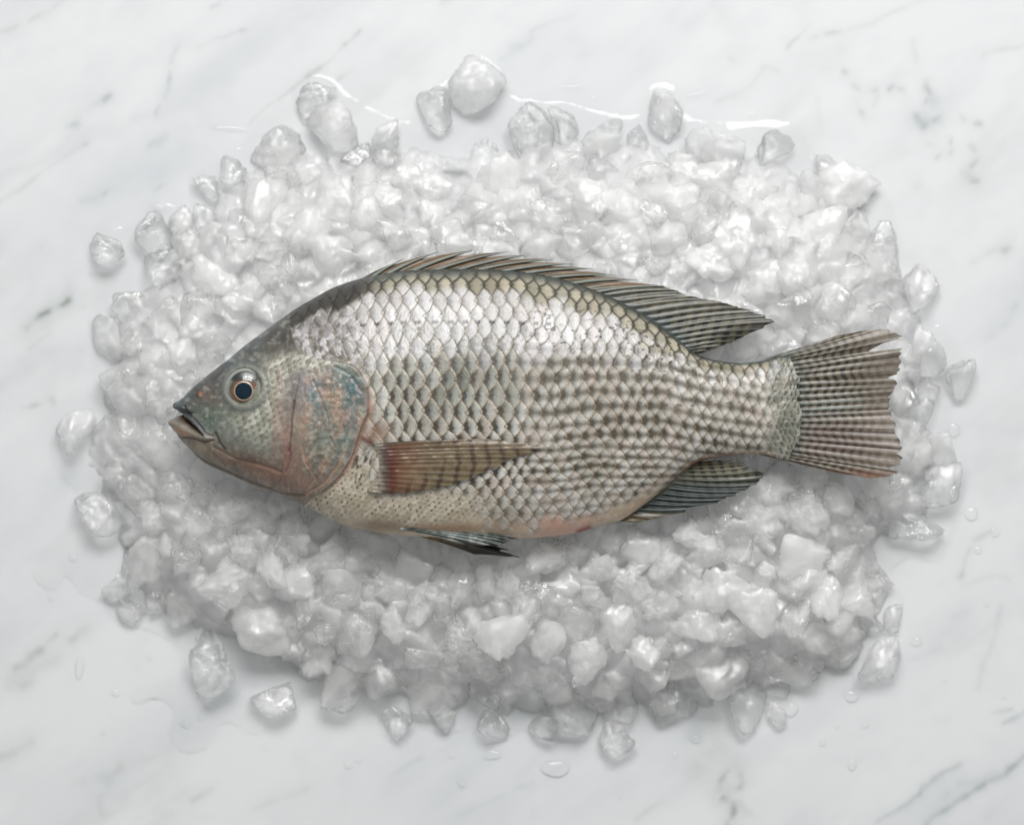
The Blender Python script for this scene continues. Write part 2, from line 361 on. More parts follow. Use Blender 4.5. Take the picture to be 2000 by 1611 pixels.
# packed ice under everything: nobody could count it
def build_bed():
    xs = np.arange(150, 1900, 3.5); ys = np.arange(240, 1460, 3.5)
    X, Y = np.meshgrid(xs, ys, indexing='ij')
    jx = 46*fbm(X/55+8, Y/55, o=4); jy = 46*fbm(X/55, Y/55+31, o=4)
    Z = heap_z(X+jx, Y+jy)
    # lumps: nearest-cell field
    best = np.full(X.shape, 9e9); sec = np.full(X.shape, 9e9)
    r2 = np.random.default_rng(3); cells = np.stack([r2.uniform(130, 1920, 1300), r2.uniform(220, 1480, 1300)], -1)
    hh = r2.uniform(-8, 12, len(cells)); lift = np.zeros(X.shape); tx = lift.copy(); ty = lift.copy(); ccx = lift.copy(); ccy = lift.copy(); tl_ = r2.uniform(-.55, .55, (len(cells), 2))
    for (cx, cy_), hz, tt in zip(cells, hh, tl_):
        i0, i1 = max(0, int((cx-150)/3.5)-20), int((cx-150)/3.5)+21; j0, j1 = max(0, int((cy_-240)/3.5)-20), int((cy_-240)/3.5)+21
        if i1 <= 0 or j1 <= 0: continue
        sx, sy = X[i0:i1, j0:j1], Y[i0:i1, j0:j1]
        d = np.hypot(sx-cx, sy-cy_); b = best[i0:i1, j0:j1]; s = sec[i0:i1, j0:j1]
        m = d < b
        sec[i0:i1, j0:j1] = np.where(m, b, np.minimum(s, d)); best[i0:i1, j0:j1] = np.where(m, d, b)
        for arr, val in ((lift, hz), (tx, tt[0]), (ty, tt[1]), (ccx, cx), (ccy, cy_)): arr[i0:i1, j0:j1] = np.where(m, val, arr[i0:i1, j0:j1])
    e = np.clip((np.minimum(sec, 90)-np.minimum(best, 90))/26, 0, 1)
    Z = Z + (lift + tx*(X-ccx) + ty*(Y-ccy) + 11*e + 4 + 7*fbm(X/16, Y/16, o=4)) * sm(-45, 15, heap_depth(X+jx, Y+jy))
    keep = Z > 0.5
    V = world_of(X, Y, Z, 50.0)
    V[..., 2] = np.maximum(V[..., 2], -0.001)
    F = grid_faces(*X.shape, True); k = keep.ravel()[F].any(1); F = F[k]
    used = np.unique(F); mp = np.full(X.size, -1); mp[used] = np.arange(len(used))
    o = link('crushed_ice', make_mesh('crushed_ice', V.reshape(-1, 3)[used], mp[F], M_bed))
    tag(o, 'packed bed of crushed white ice under the chunks and the fish', 'ice', kind='stuff')
build_bed()

# ---------------------------------------------------------------- ice chunks
bm = bmesh.new(); bmesh.ops.create_icosphere(bm, subdivisions=4, radius=1.0); bm.verts.ensure_lookup_table()
ICO_V = np.array([v.co[:] for v in bm.verts]); ICO_V /= np.linalg.norm(ICO_V, axis=1, keepdims=True)
ICO_F = np.array([[v.index for v in f.verts] for f in bm.faces]); bm.free()
def chunk_verts(w, h, d, ang, seed, kind):
    r = np.random.default_rng(seed)
    K = int(r.integers(7, 13)); n = r.normal(size=(K, 3)); n /= np.linalg.norm(n, axis=1, keepdims=True)
    n = np.concatenate([n, -n[:4] + 0.5*r.normal(size=(4, 3)), [[0, 0, 1], [0, 0, -1]] + 0.3*r.normal(size=(2, 3))])
    n /= np.linalg.norm(n, axis=1, keepdims=True)
    c = r.uniform(0.55, 1.0, len(n)); p = {'c': 15, 'f': 28, 'b': 22}[kind] * r.uniform(0.7, 1.5)
    dd = np.clip(ICO_V @ n.T / c, 0, None)
    rad = (np.sum(dd**p, 1) + 1e-6) ** (-1/p)
    rad = np.minimum(rad, 1.5)
    o = r.uniform(0, 50, 3)
    q = ICO_V*1.0 + o
    a1, a2 = {'c': (0.13, 0.035), 'f': (0.18, 0.09), 'b': (0.24, 0.13)}[kind]
    rad = rad * (1 + a1*2*fbm(q[:, 0]*1.7, q[:, 1]*1.7, q[:, 2]*1.7, o=2) + a2*2*fbm(q[:, 0]*5, q[:, 1]*5, q[:, 2]*5, o=3))
    rd = np.abs(fbm(q[:, 0]*2.6+9, q[:, 1]*2.6, q[:, 2]*2.6, o=3)); rad = rad*(1 - {'c': .05, 'f': .13, 'b': .16}[kind]*np.clip(1-rd*5, 0, 1))
    V = ICO_V * rad[:, None]
    V -= (V.max(0)+V.min(0))/2; V /= (V.max(0)-V.min(0))/2
    V = V * np.array([w/2, h/2, d/2])
    t = math.radians(r.uniform(-14, 14)); ct, st = math.cos(t), math.sin(t)
    V = V @ np.array([[1, 0, 0], [0, ct, -st], [0, st, ct]]).T
    a = math.radians(ang); ca, sa = math.cos(a), math.sin(a)
    return V @ np.array([[ca, -sa, 0], [sa, ca, 0], [0, 0, 1]]).T
# x, y, width, height, turn (degrees, counter-clockwise), kind: c clear, f frosted, b crinkled
CH = """1040 264 88 128 20 c|1100 248 62 78 0 c|1176 268 84 74 0 c|1246 268 44 52 0 c|1300 224 68 104 0 c|1368 284 62 78 0 c|1416 308 92 108 15 c|1516 288 72 86 -10 c
1655 362 128 104 -20 f|1618 330 52 64 0 c|1588 368 56 82 0 c|972 348 122 106 0 f|1100 340 92 92 0 c|1156 392 100 104 10 f|1212 412 82 92 0 f|1080 420 92 72 0 c
1124 472 76 70 -20 c|1060 484 84 76 0 c|988 452 72 54 0 c|1304 468 92 82 0 f|1366 436 84 92 0 c|1472 380 92 72 -15 f|1432 470 92 150 0 f|1380 510 104 84 0 f
1524 492 58 92 0 c|1596 444 104 112 -20 f|1668 456 62 92 0 c|1276 518 62 42 0 b|1396 352 100 74 0 f|1262 350 104 72 0 c|1725 482 66 104 0 c|1799 565 76 100 0 c
1738 560 60 72 0 c|1560 532 104 110 30 f|1637 592 74 84 0 c|1812 694 84 104 -20 c|1876 741 62 84 0 c|1538 606 100 92 0 c|1612 650 80 60 0 c|1700 620 84 72 0 c
612 199 66 84 -20 c|651 248 98 102 0 c|752 265 56 66 0 c|850 213 66 94 10 c|924 171 96 116 -35 c|542 290 112 104 0 c|455 332 56 68 0 c|402 370 52 52 0 c
696 304 64 54 0 c|756 312 60 56 0 c|518 405 92 124 0 f|595 451 84 96 0 f|654 391 92 112 25 f|710 430 78 84 20 f|770 458 72 64 0 c|640 496 108 84 0 f
469 488 64 60 0 c|402 437 50 84 10 c|480 433 72 52 0 c|847 370 82 80 0 f|885 462 84 74 0 c|928 408 70 60 0 c|760 396 76 76 0 f|560 520 60 64 0 c
208 487 72 66 0 c|298 465 72 104 10 c|352 430 52 60 0 c|416 540 92 84 0 f|320 524 84 74 0 c|481 493 56 46 0 f|491 564 58 54 0 f|543 552 80 76 0 c
249 602 72 66 0 c|320 617 72 84 0 c|388 602 72 80 0 c|466 602 76 72 0 f|531 602 58 62 0 c|208 658 64 94 0 c|357 695 66 78 0 f|265 662 62 62 0 c
416 679 76 76 0 c|236 750 92 104 0 c|308 772 52 94 0 c|146 844 76 102 -8 c|208 850 64 82 0 c|267 834 82 82 0 c|314 880 92 84 0 c|300 705 60 60 0 c
196 1003 96 92 10 c|227 1149 60 58 0 c|254 1194 58 44 -20 c|304 1174 46 60 0 c|292 1100 92 112 0 c|363 1079 82 74 30 b|444 1146 118 92 15 c|509 1223 142 104 -15 f
348 1184 62 82 15 c|407 1298 88 134 22 c|534 1363 96 74 -10 c|528 1105 72 92 0 b|478 1076 66 74 0 b|574 1056 72 92 0 b|596 1190 42 92 0 c|621 1279 72 82 0 b
634 1232 50 54 0 c|252 1087 26 86 -6 b|438 1014 66 86 0 b|385 1024 72 84 0 c|698 1228 82 112 0 c|768 1221 56 74 0 b|668 1150 84 74 0 c|705 1095 84 76 -20 c
782 1095 78 84 -30 c|820 1176 62 92 -30 b|868 1188 66 62 0 b|901 1134 60 76 10 c|897 1240 80 72 -20 b|750 1316 88 110 0 c|827 1281 84 54 15 c|673 1345 92 100 -15 c
775 1408 62 68 0 c|845 1358 112 84 20 c|862 1402 56 56 0 c|946 1349 66 82 0 c|964 1412 66 66 0 c|950 1137 44 84 0 c|988 1141 56 84 0 b|1041 1180 96 98 0 b
979 1232 104 112 -20 f|1072 1253 72 92 0 c|1020 1309 92 70 -10 b|1139 1290 88 104 -30 b|1125 1214 74 82 0 c|1068 1088 92 68 0 b|1209 1225 74 104 10 f|1258 1272 66 78 0 f
1118 1391 104 102 0 c|1062 1422 62 54 0 c|1206 1444 72 78 0 c|1212 1388 72 54 0 c|1272 1322 84 62 10 c|1290 1366 60 60 0 c|1418 1152 104 104 0 f|1475 1186 116 92 -30 f
1568 1084 112 94 0 f|1498 1115 46 36 -25 f|1672 1038 84 72 10 b|1690 1092 64 84 0 c|1553 1208 62 78 0 c|1586 1246 96 92 30 b|1668 1178 80 78 10 f|1614 1165 66 92 0 f
1558 1148 52 54 0 c|1652 1234 66 62 0 c|1646 1280 72 52 0 c|1719 1133 56 54 0 c|1745 1210 38 62 0 c|1701 1208 54 64 0 c|1719 1288 88 92 0 c|1412 1304 122 122 0 c
1358 1215 104 76 0 f|1512 1329 66 66 0 c|1453 1381 82 112 -15 c|1313 1371 98 80 15 c|1556 1302 114 76 10 c|1288 1180 74 62 0 b|1782 1022 120 76 10 c|1300 1106 74 74 0 b
1348 1042 72 62 0 b|1411 1021 48 52 0 b|1488 1021 84 74 0 c|1576 1000 92 96 0 b|1742 950 84 64 0 c|1795 820 62 92 0 c|1764 780 52 70 0 c|1810 760 56 56 0 c
1836 880 60 84 20 c|1838 948 84 92 0 c|1700 985 74 64 0 c|1640 975 64 72 0 c|1370 1080 82 62 20 b|1440 1075 66 66 0 b|1232 1150 84 70 0 b|1170 1110 76 62 0 b
1160 1165 56 52 0 c|345 950 66 66 0 c|300 1010 72 72 0 b|400 960 62 52 0 c|480 985 72 56 0 c|1515 1395 44 50 0 c|330 800 60 64 0 c|1180 520 60 50 0 c"""
chunks = []
for k, s in enumerate(x for line in CH.split('\n') for x in line.split('|')):
    x, y, w, h, a, kd = s.split(); chunks.append([float(x), float(y), float(w), float(h), float(a), kd, 1000+k, True])
r3 = np.random.default_rng(21); tries = 0
while len(chunks) < 292 and tries < 60000:
    tries += 1
    x, y = r3.uniform(190, 1830), r3.uniform(290, 1400)
    if heap_depth(np.array([x]), np.array([y]))[0] < 22: continue
    sz = r3.uniform(58, 98); 
    if on_fish(x, y) and on_fish(x, y-34) and on_fish(x, y+34): continue
    if 1400 < x < 1775 and 640 < y < 940 and r3.random() < 0.93: continue
    f = 0.36 + 0.25*(tries < 4000)
    if any((x-c[0])**2 + (y-c[1])**2 < (f*(sz + 0.5*(c[2]+c[3])))**2 for c in chunks): continue
    kd = r3.choice(['c', 'f', 'b'], p=[.4, .25, .35] if y > 800 else [.45, .5, .05])
    chunks.append([x, y, sz*r3.uniform(.85, 1.25), sz*r3.uniform(.85, 1.2), r3.uniform(-50, 50), kd, 5000+tries, False])

def zone(x, y):
    """where a piece lies, in words one can find in the photograph"""
    d = heap_depth(np.array([x]), np.array([y]))[0]
    col = ('left' if x < 480 else 'head' if x < 760 else 'mid' if x < 1060 else 'rear' if x < 1420 else 'tail' if x < 1760 else 'right')
    up = y < (790 if x < 1560 else 800)
    ring = 'edge' if d < 45 else 'heap'
    if d < -8: ring = 'out'
    top = curve(FT, np.array([np.clip(x, 345, 1560)]))[0]; bot = curve(FB, np.array([np.clip(x, 345, 1560)]))[0]
    near = (345 < x < 1560) and (y > top-95 if up else y < bot+95)
    if near and ring == 'heap': ring = 'near'
    A = {('left', True): 'left of the forehead', ('left', False): 'below left of the mouth',
         ('head', True): 'above the head', ('head', False): 'below the gill cover',
         ('mid', True): 'above the spiny dorsal fin', ('mid', False): 'below the pelvic fins',
         ('rear', True): 'above the soft dorsal fin', ('rear', False): 'below the anal fin',
         ('tail', True): 'above the tail fin', ('tail', False): 'below the tail fin',
         ('right', True): 'right of the upper tail', ('right', False): 'right of the lower tail'}[(col, up)]
    R = {'out': 'lying on marble', 'edge': 'on heap rim', 'heap': 'amid the heap', 'near': 'near fish'}[ring]
    return R, A, (col, up, ring)
ORD = ['leftmost', 'second', 'third', 'fourth', 'fifth', 'sixth', 'seventh', 'eighth', 'ninth', 'tenth', 'eleventh', 'twelfth']
info = []
for c in chunks:
    size = (c[2]+c[3])/2
    sw = 'large' if size > 94 else 'small' if size < 64 else 'medium'
    kw = {'c': 'clear', 'f': 'frosted white', 'b': 'crinkled'}[c[5]]
    R, A, key = zone(c[0], c[1]); info.append((sw, kw, R, A, c[0]))
groups = {}
for i, t in enumerate(info): groups.setdefault(t[:4], []).append((t[4], i))
labels = {}
for t, m in groups.items():
    m.sort()
    for k, (_, i) in enumerate(m):
        base = f"{t[0]} {t[1]} ice chunk {t[2]} {t[3]}"
        if len(m) == 1: labels[i] = base
        elif k == 0: labels[i] = base + ', leftmost'
        elif k == len(m)-1: labels[i] = base + ', rightmost'
        else: labels[i] = base + f", {ORD[min(k, 11)]} from left"
def split_words(s): return s
MATS = {'c': M_clear, 'f': M_frost, 'b': M_bumpy}
for i, (x, y, w, h, a, kd, seed, listed) in enumerate(chunks):
    dep = heap_depth(np.array([x]), np.array([y]))[0]
    d = min(w, h) * (0.72 if dep > 20 else 0.60)
    V = chunk_verts(w, h, d, a, seed, kd)
    lo, hi = V[:, 2].min(), V[:, 2].max()
    bz = max(0.0, float(heap_z(np.array([x]), np.array([y]))[0]))
    zc = (bz - 0.30*(hi-lo) - lo) if dep > 20 else max(bz*0.6, 0) - lo - 1.0
    if listed and dep > 60: zc += (12 if y > 800 else 2)
    if not listed: zc -= 8
    # pieces next to the fish stay below its rounded flank
    if 320 < x < 1600:
        xt = np.array([np.clip(x, 345, 1555)]); tp, bt = curve(FT, xt)[0], curve(FB, xt)[0]
        gap = max(tp-y, y-bt)
        if gap < 90:
            lim = ZM - 22 - 0.9*max(0, 40-gap)
            if 1450 < x and gap < 40: lim = ZM - 40
            zc = min(zc, lim-hi)
    if 1440 < x < 1790 and 620 < y < 950: zc = min(zc, ZM-34-hi)
    if 760 < x < 1050 and 1030 < y < 1120: zc = min(zc, ZM-75-hi)
    zc = max(zc, -lo*0.98 if dep <= 20 else -9e9)
    k = (H - max(zc, 0)*S)/H
    loc = ((x-1000)*S*k, (805.5-y)*S*k, zc*S)
    me = make_mesh('ice_chunk', V*S*np.array([k, k, 1]), ICO_F, MATS[kd])
    o = link('ice_chunk', me, loc)
    tag(o, labels[i], 'ice chunk', 'ice chunks heaped under and around the fish')

# ---------------------------------------------------------------- melt water
def blob_mesh(name, outline, height, edge, matl, z0=0.3, step=4.0, ripple=0.0):
    P_ = np.array(outline, float)
    x0, y0 = P_.min(0)-step*2; x1, y1 = P_.max(0)+step*2
    X, Y = np.meshgrid(np.arange(x0, x1, step), np.arange(y0, y1, step), indexing='ij')
    d, _ = pl_dist(X, Y, list(map(tuple, P_))+[tuple(P_[0])])
    ins = in_poly(X, Y, outline); d = np.where(ins, d, -d)
    edge = edge*np.clip(1.2+7*fbm(X/60+5, Y/60, o=2), .5, 6) if len(outline) > 30 else edge
    t = np.clip((d+step)/edge, 0, 1)
    Z = z0 + height*np.sqrt(np.clip(1-(1-t)**2, 0, 1)) + ripple*fbm(X/40, Y/40, o=2)*t
    F = grid_faces(*X.shape, True); F = F[(d > -step).ravel()[F].all(1)]
    used = np.unique(F); mp = np.full(X.size, -1); mp[used] = np.arange(len(used))
    V = world_of(X, Y, Z, 0.0).reshape(-1, 3)
    return make_mesh(name, V[used], mp[F], matl)
def smooth_loop(pts, n=6):
    p = np.array(pts, float); out = []
    m = len(p)
    for i in range(m):
        a, b, c, d = p[i-1], p[i], p[(i+1) % m], p[(i+2) % m]
        for k in range(n):
            t = k/n
            out.append(tuple(0.5*((2*b)+(-a+c)*t+(2*a-5*b+4*c-d)*t*t+(-a+3*b-3*c+d)*t**3)))
    return out
PUD = [(72,1090),(66,1125),(88,1148),(112,1145),(124,1122),(140,1132),(158,1158),(192,1172),(214,1196),(226,1210),(262,1222),(300,1232),(345,1262),(358,1300),
       (350,1325),(300,1335),(262,1350),(256,1366),(272,1374),(300,1362),(326,1372),(340,1390),(332,1425),(340,1455),(368,1468),(400,1458),(420,1432),(424,1414),(452,1408),(480,1424),(502,1430),
       (540,1412),(575,1404),(590,1370),(615,1358),(640,1372),(660,1396),(700,1396),(722,1384),(738,1400),(744,1428),(768,1444),(800,1436),(826,1424),(862,1432),(920,1424),(950,1446),(990,1440),
       (1020,1422),(1060,1440),(1110,1446),(1160,1424),(1180,1470),(1206,1484),(1240,1470),(1262,1456),(1290,1420),(1350,1405),(1420,1400),(1500,1370),(1580,1340),(1650,1310),(1690,1330),(1740,1332),
       (1764,1300),(1740,1240),(1762,1180),(1740,1120),(1780,1085),(1830,1098),(1850,1070),(1870,1000),(1890,940),(1880,880),(1850,830),(1868,790),(1905,780),(1908,735),(1880,690),(1850,650),(1820,620),
       (1842,560),(1800,510),(1762,470),(1730,380),(1680,330),(1600,310),(1540,240),(1440,240),(1350,230),(1320,170),(1268,170),(1240,225),(1160,215),(1100,200),(1010,190),(980,140),(930,110),(880,150),
       (820,190),(800,240),(700,200),(640,150),(580,160),(570,200),(500,240),(488,270),(440,300),(380,340),(370,400),(300,400),(262,440),(190,450),(166,500),(190,560),(180,590),(176,640),(180,700),(186,760),
       (140,780),(104,830),(98,890),(120,930),(150,960),(140,1010),(110,1050)]
o = link('water', blob_mesh('water', smooth_loop(PUD), 6.0, 11.0, M_water, step=4.0, ripple=1.2)); tag(o, kind='structure')
DROPS = """1664 1359 13 13 0 largest round water drop below the heap's lower right corner|1546 1385 14 14 0 round water drop below the long pointed chunk at lower right|1790 1253 10 10 0 water drop right of the heap's lower right corner
1665 1493 9 11 0 bright round water drop alone on bare marble at lower right|1634 1417 5 5 0 tiny water speck between the round drops at lower right|1690 1416 8 6 30 small slanted water drop below the largest round drop
1607 1450 7 7 0 flat water drop above the lower right marble veins|1359 1443 9 9 0 water drop left of the pointed lower right chunk|1319 1475 6 6 0 tiny round drop beside the dark vein at bottom|1472 1427 9 4 10 thin water streak under the pointed lower right chunk
1897 1003 14 13 0 round water drop right of the large clear chunk|1910 1074 8 8 0 small bright drop right of the heap below the tail|1945 1040 9 8 0 water drop near the right border level with the belly|1927 1181 6 5 0 small drop at far right beneath the vein dots
1863 840 13 14 0 round water drop right of the tail fin's lower half|1845 1330 4 4 0 tiny speck of water far right of the heap's corner|155 1303 9 22 -5 elongated water drop on marble at lower left|225 1353 8 7 0 small bright drop left of the lobed puddle
203 1431 6 5 0 tiny drop low on the left marble|362 1414 11 7 -15 bright flat drop inside the round puddle lobe|391 1402 6 5 0 small drop beside the round puddle lobe|292 1284 7 5 -30 bright streaky drop above the puddle lobe
99 1169 5 5 0 tiny drop below the puddle's far left lobe|142 1090 10 6 -15 flat drop on the wet marble at left|680 1494 9 7 0 round drop on bare marble below the heap|700 1484 6 5 0 tiny drop beside the round one below the heap
882 1477 5 5 0 round speck of water below the heap's bottom rim|860 1461 6 4 0 flat speck of water just under the bottom rim|962 1474 17 10 8 oval flat drop right under the bottom clear chunk|902 1529 8 9 0 faint round drop near the bottom border
1085 1500 27 18 0 broad faint drop below the heap's bottom rim|1211 1556 5 5 0 tiny drop near the bottom border right of centre|518 1460 4 4 0 tiny speck under the glassy oval chunk|330 366 5 4 30 pair-like speck of water at upper left
178 535 6 4 20 small bright speck left of the isolated left chunk|163 598 6 4 20 small speck beside the dark vein on the left|157 682 8 5 -25 bright speck on the wet marble left of the heap|1118 170 24 5 3 long bright water streak above the heap's top edge
1158 192 10 4 10 short bright streak under the long one at top|1358 186 22 5 15 slanting bright streak right of the topmost round chunk|1468 222 13 4 10 short bright streak above the heap's upper right|1438 190 6 3 10 tiny bright speck above the upper right streak
448 251 36 6 -4 longest bright water streak at the heap's upper left|310 405 17 7 -15 thick bright streak above the pointed left chunk|1960 1360 6 5 0 tiny water speck near the right border"""
for s in (q for line in DROPS.split('\n') for q in line.split('|')):
    t = s.split(' '); x, y, rx, ry, an = map(float, t[:5]); lab = ' '.join(t[5:])
    r = np.random.default_rng(int(x*7+y)); a = math.radians(an)
    m = 40; nr = 9; A_ = np.linspace(0, 2*np.pi, m, endpoint=False)
    wob = 1 + 0.07*np.sin(2*A_+r.uniform(0, 6)) + 0.05*np.sin(3*A_+r.uniform(0, 6))
    R = np.sin(np.linspace(0, np.pi/2, nr))[:, None]
    px = R*rx*wob*np.cos(A_); py = R*ry*wob*np.sin(A_)
    X = px*math.cos(a)+py*math.sin(a); Y = -px*math.sin(a)+py*math.cos(a)
    Z = min(rx, ry)*0.45*np.sqrt(np.clip(1-(R*0.995)**2, 0, 1))*np.ones(m)
    V = np.stack([X*S, -Y*S, Z*S], -1)
    i, j = np.meshgrid(np.arange(nr-1), np.arange(m), indexing='ij'); j2 = (j+1) % m
    F = np.stack([i*m+j, i*m+j2, (i+1)*m+j2, (i+1)*m+j], -1).reshape(-1, 4)[:, ::-1]
    o = link('water_drop', make_mesh('water_drop', V, F, M_water), ((x-1000)*S, (805.5-y)*S, 0.00012))
    tag(o, lab, 'water drop', 'water drops on the marble')

# ---------------------------------------------------------------- fish
fish_o = np.array([(950-1000)*S, (805.5-800)*S, 0.022])
fish = bpy.data.objects.new('fish', None); scn.collection.objects.link(fish); fish.location = fish_o
fish.empty_display_size = 0.02
tag(fish, 'whole raw silver-grey fish lying on its side on ice, head left, mouth slightly open', 'fish')
KF = (H - FK*S)/H
def fw(X, Y, Z): return np.stack([(X-1000)*S*KF, (805.5-Y)*S*KF, Z*S], -1) - fish_o

def scales(s, t, a=0.78, full=False):
    """overlapping scales whose free edge points to the tail: f = distance in from the free edge, dy, and scale id"""
    best = None
    j0 = np.floor(t)
    for j in (j0, j0+1):
        dy = t - j; o = 0.5*np.mod(j, 2)
        r = a*(1-np.clip(np.abs(dy), 0, 1)**1.55)
        i = np.ceil(s - r - o); si = i+o; f = r-(s-si)
        g_ = np.where(r > 0.02, 1-f, 1)
        if best is None: best = [f, dy, si, j]; G = g_
        else:
            m = si < best[2]
            best = [np.where(m, q, p) for p, q in zip(best, [f, dy, si, j])]; G = np.minimum(G, g_)
    return best + [G] if full else best
def hsh(i, j, k=0): return _h[((i*2).astype(np.int64)*7919 + j.astype(np.int64)*104729 + k*31337) & 65535]
C = lambda *c: lin(c)
def mixc(a, b, t): return a*(1-t[..., None]) + b*t[..., None]

HEADX = [(540,552),(600,566),(640,572),(690,590),(705,640),(715,690),(740,712),(770,724),(800,724),(830,712),(880,696),(920,672),(950,640),(975,602),(1000,580),(1060,560)]
def body_field(X, Y, W, ARC):
    """pigment and relief (pixels) of the skin; X, Y in photograph pixels, W = -1 back .. 1 belly, ARC = girth distance from the flank line"""
    n1 = fbm(X/26, Y/26, o=3); n2 = fbm(X/9+30, Y/9, o=3); nbig = fbm(X/90+9, Y/90, o=3)
    top = curve(FT, X); bot = curve(FB, X)
    # ---- trunk scales
    sp = np.interp(X, [560, 750, 1000, 1300, 1450, 1560], [31, 32.5, 31.5, 27.5, 25, 21])
    bel = sm(40, 240, ARC) * sm(1500, 1150, X)
    t = ARC/sp*(1+0.30*bel) + 0.15*n1 + 0.45*nbig
    xs = np.arange(300, 1600, 1.0); cs = np.interp(xs, [300, 560, 900, 1300, 1450, 1560], [24, 26, 28, 25, 22.5, 18])
    s = np.interp(X, xs, np.cumsum(1/cs)) + 0.10*n1 + 0.05*n2 + 0.30*np.abs(W)**2*0.6 + 0.45*fbm(X/80+44, Y/80+2, o=2)
    f, dy, si, sj, G = scales(s, t, full=True)
    rnd = hsh(si, sj); rnd2 = hsh(si, sj, 3)
    relief = 1.7*(1-f) * sm(0, 0.08, f) - 0.35*dy*dy + 0.25*vnoise(X/3., Y/7.) + 1.2*(rnd-0.5)*(f-0.4) + 1.6*(rnd2-.5)*dy
    pale = mixc(C(194, 191, 184), C(220, 219, 216), rnd)
    pale = mixc(pale, C(172, 168, 158), 0.5*sm(-.2, .4, nbig))
    pinkish = sm(0.6, 0.95, hsh(si, sj, 9)) * 0.22
    pale = mixc(pale, C(206, 176, 164), pinkish)
    # grey-green flush of the front flank
    flush = gauss((X-900)/150., 1.0) * gauss((Y-745)/85., 1.0)
    pale = mixc(pale, C(122, 128, 118), 0.95*flush*(0.55+0.45*rnd2))
    # melanin at the root of each exposed scale, heavier along the stripe rows
    stripe = sm(660, 715, Y) * sm(1000, 930, Y) * sm(735, 800, X) * sm(1540, 1440, X)
    stripe = np.maximum(stripe, 0.55*sm(900, 990, Y)*sm(1030, 1005, Y)*sm(900, 1000, X))
    root = np.clip(gauss(G, 0.34)*gauss(dy, 0.42)*1.7*sm(.2, .45, f) + 0.5*sm(.62, .9, f)*gauss(dy, .4), 0, 1)
    bar = 0.62 + 0.38*np.cos((X-930)/150.*np.pi)**2
    spot = np.zeros(X.shape)
    for jj in (np.floor(t), np.floor(t)+1):
        ds = s - 0.5*np.mod(jj, 2) + 0.10; ds = ds - np.round(ds)
        spot = np.maximum(spot, gauss(ds, 0.27)*gauss(t-jj, 0.36))
    rear = sm(960, 1060, X + 20*n1)
    root = root*(1-.8*rear) + rear*np.clip(spot*1.25*(.80+1.3*nbig+.6*n1)*(.6+.5*vnoise(t.round()*1.7+3, X/260.)**2*2), 0, 1)
    rootc = mixc(C(74, 68, 50), C(54, 57, 52), rnd)
    col = mixc(pale, rootc, np.clip(root*(0.50+0.65*stripe*bar)*(0.75+0.5*rnd2), 0, 0.97))
    # row smear joins the spots into stripes
    smear = gauss(t-np.round(t), 0.24) * stripe * sm(980, 1080, X) * 0.66 * (0.7+0.6*n1)
    col = mixc(col, C(92, 84, 68), np.clip(smear*1.5, 0, 1))
    # edges of scales: brown pocket line with a pale rim
    bl = curve([(540,660),(600,628),(650,607),(700,588),(750,574),(850,566),(950,570),(1100,598),(1200,634),(1300,690),(1360,712),(1450,722),(1562,712)], X)
    back = sm(9, -9, Y - bl + 9*n1 + 26*(rnd-.5))
    edge = gauss(f-0.05, 0.05); pocket = gauss(G-.01, 0.085)
    sheen_band = sm(716, 672, Y + 16*n1 + 44*(rnd2-.5) - 0.10*np.maximum(X-1100, 0)) * (1-back)  # belt where the lamp's sheen falls, later tinted lilac in the pigment
    edgec = mixc(C(214, 196, 174), C(98, 96, 74), np.clip(sheen_band*0.6+back, 0, 1))
    col = mixc(col, edgec, edge*np.clip(0.42*(1-sheen_band)*(.5+rnd) + 0.3*back, 0, 1))
    under = gauss(G, .25)*(1-sheen_band*.7)*(.6+.8*rnd2); col = mixc(col, C(104, 90, 68), np.clip(pocket*(.62+.08*sheen_band-.25*sm(980, 1060, X))*(.55+.9*rnd)+under*.18, 0, .8)); col = col*(1+.10*vnoise(X/2.4, Y/8.)*(1-back))[..., None]
    # olive net on the back
    net = np.clip(gauss(G, 0.20) + gauss(f, .06), 0, 1)
    col = mixc(col, C(62, 62, 42), back*net*0.92)
    col = mixc(col, mixc(C(134, 128, 104), C(186, 178, 156), rnd2), back*(1-net)*0.7)
    # lateral line: dark dashes, and black flecks
    ly = curve([(560,668),(640,650),(720,638),(800,633),(950,632),(1080,636),(1150,648)], np.clip(X, 560, 1150))
    dash = 1.4*gauss(Y-ly, 3.2) * sm(0.1, 0.5, np.sin(s*2*np.pi)) * (X > 610) * sm(1110, 1070, X)
    ly2 = 788 + 4*np.sin(X/50)
    dash = dash + 0.6*gauss(Y-ly2, 2.0)*sm(0.1, 0.6, np.sin(s*2*np.pi+1))*sm(1180, 1230, X)*sm(1470, 1430, X)
    col = mixc(col, C(52, 46, 34), np.clip(dash*0.95, 0, 1))
    fl = sm(0.42, 0.50, fbm(X/7.5+5, Y/6.0, o=2)*1.35) * (gauss((X-1180)/150, 1.)*gauss((Y-(640+0.28*(X-1080)))/42., 1.) + 0.5*gauss((Y-662)/10., 1.)*gauss((X-900)/180, 1.) + .5*gauss((X-640)/70, 1.)*gauss((Y-660)/50., 1.))
    col = mixc(col, C(62, 54, 38), np.clip(fl*1.8, 0, 0.92))
    # tiny crowded scales of the chest and the tail root
    f3, dy3, i3, j3 = scales((X+0.3*Y)/11.5+0.3*n1, (Y-0.25*X)/8.8+0.3*n2, 0.8)
    chest = sm(760, 690, X+0.15*(Y-950)) * sm(875, 910, Y+0.1*(X-700)); chest = np.clip(chest + sm(935, 985, Y+12*n1)*sm(1010, 880, X), 0, 1)
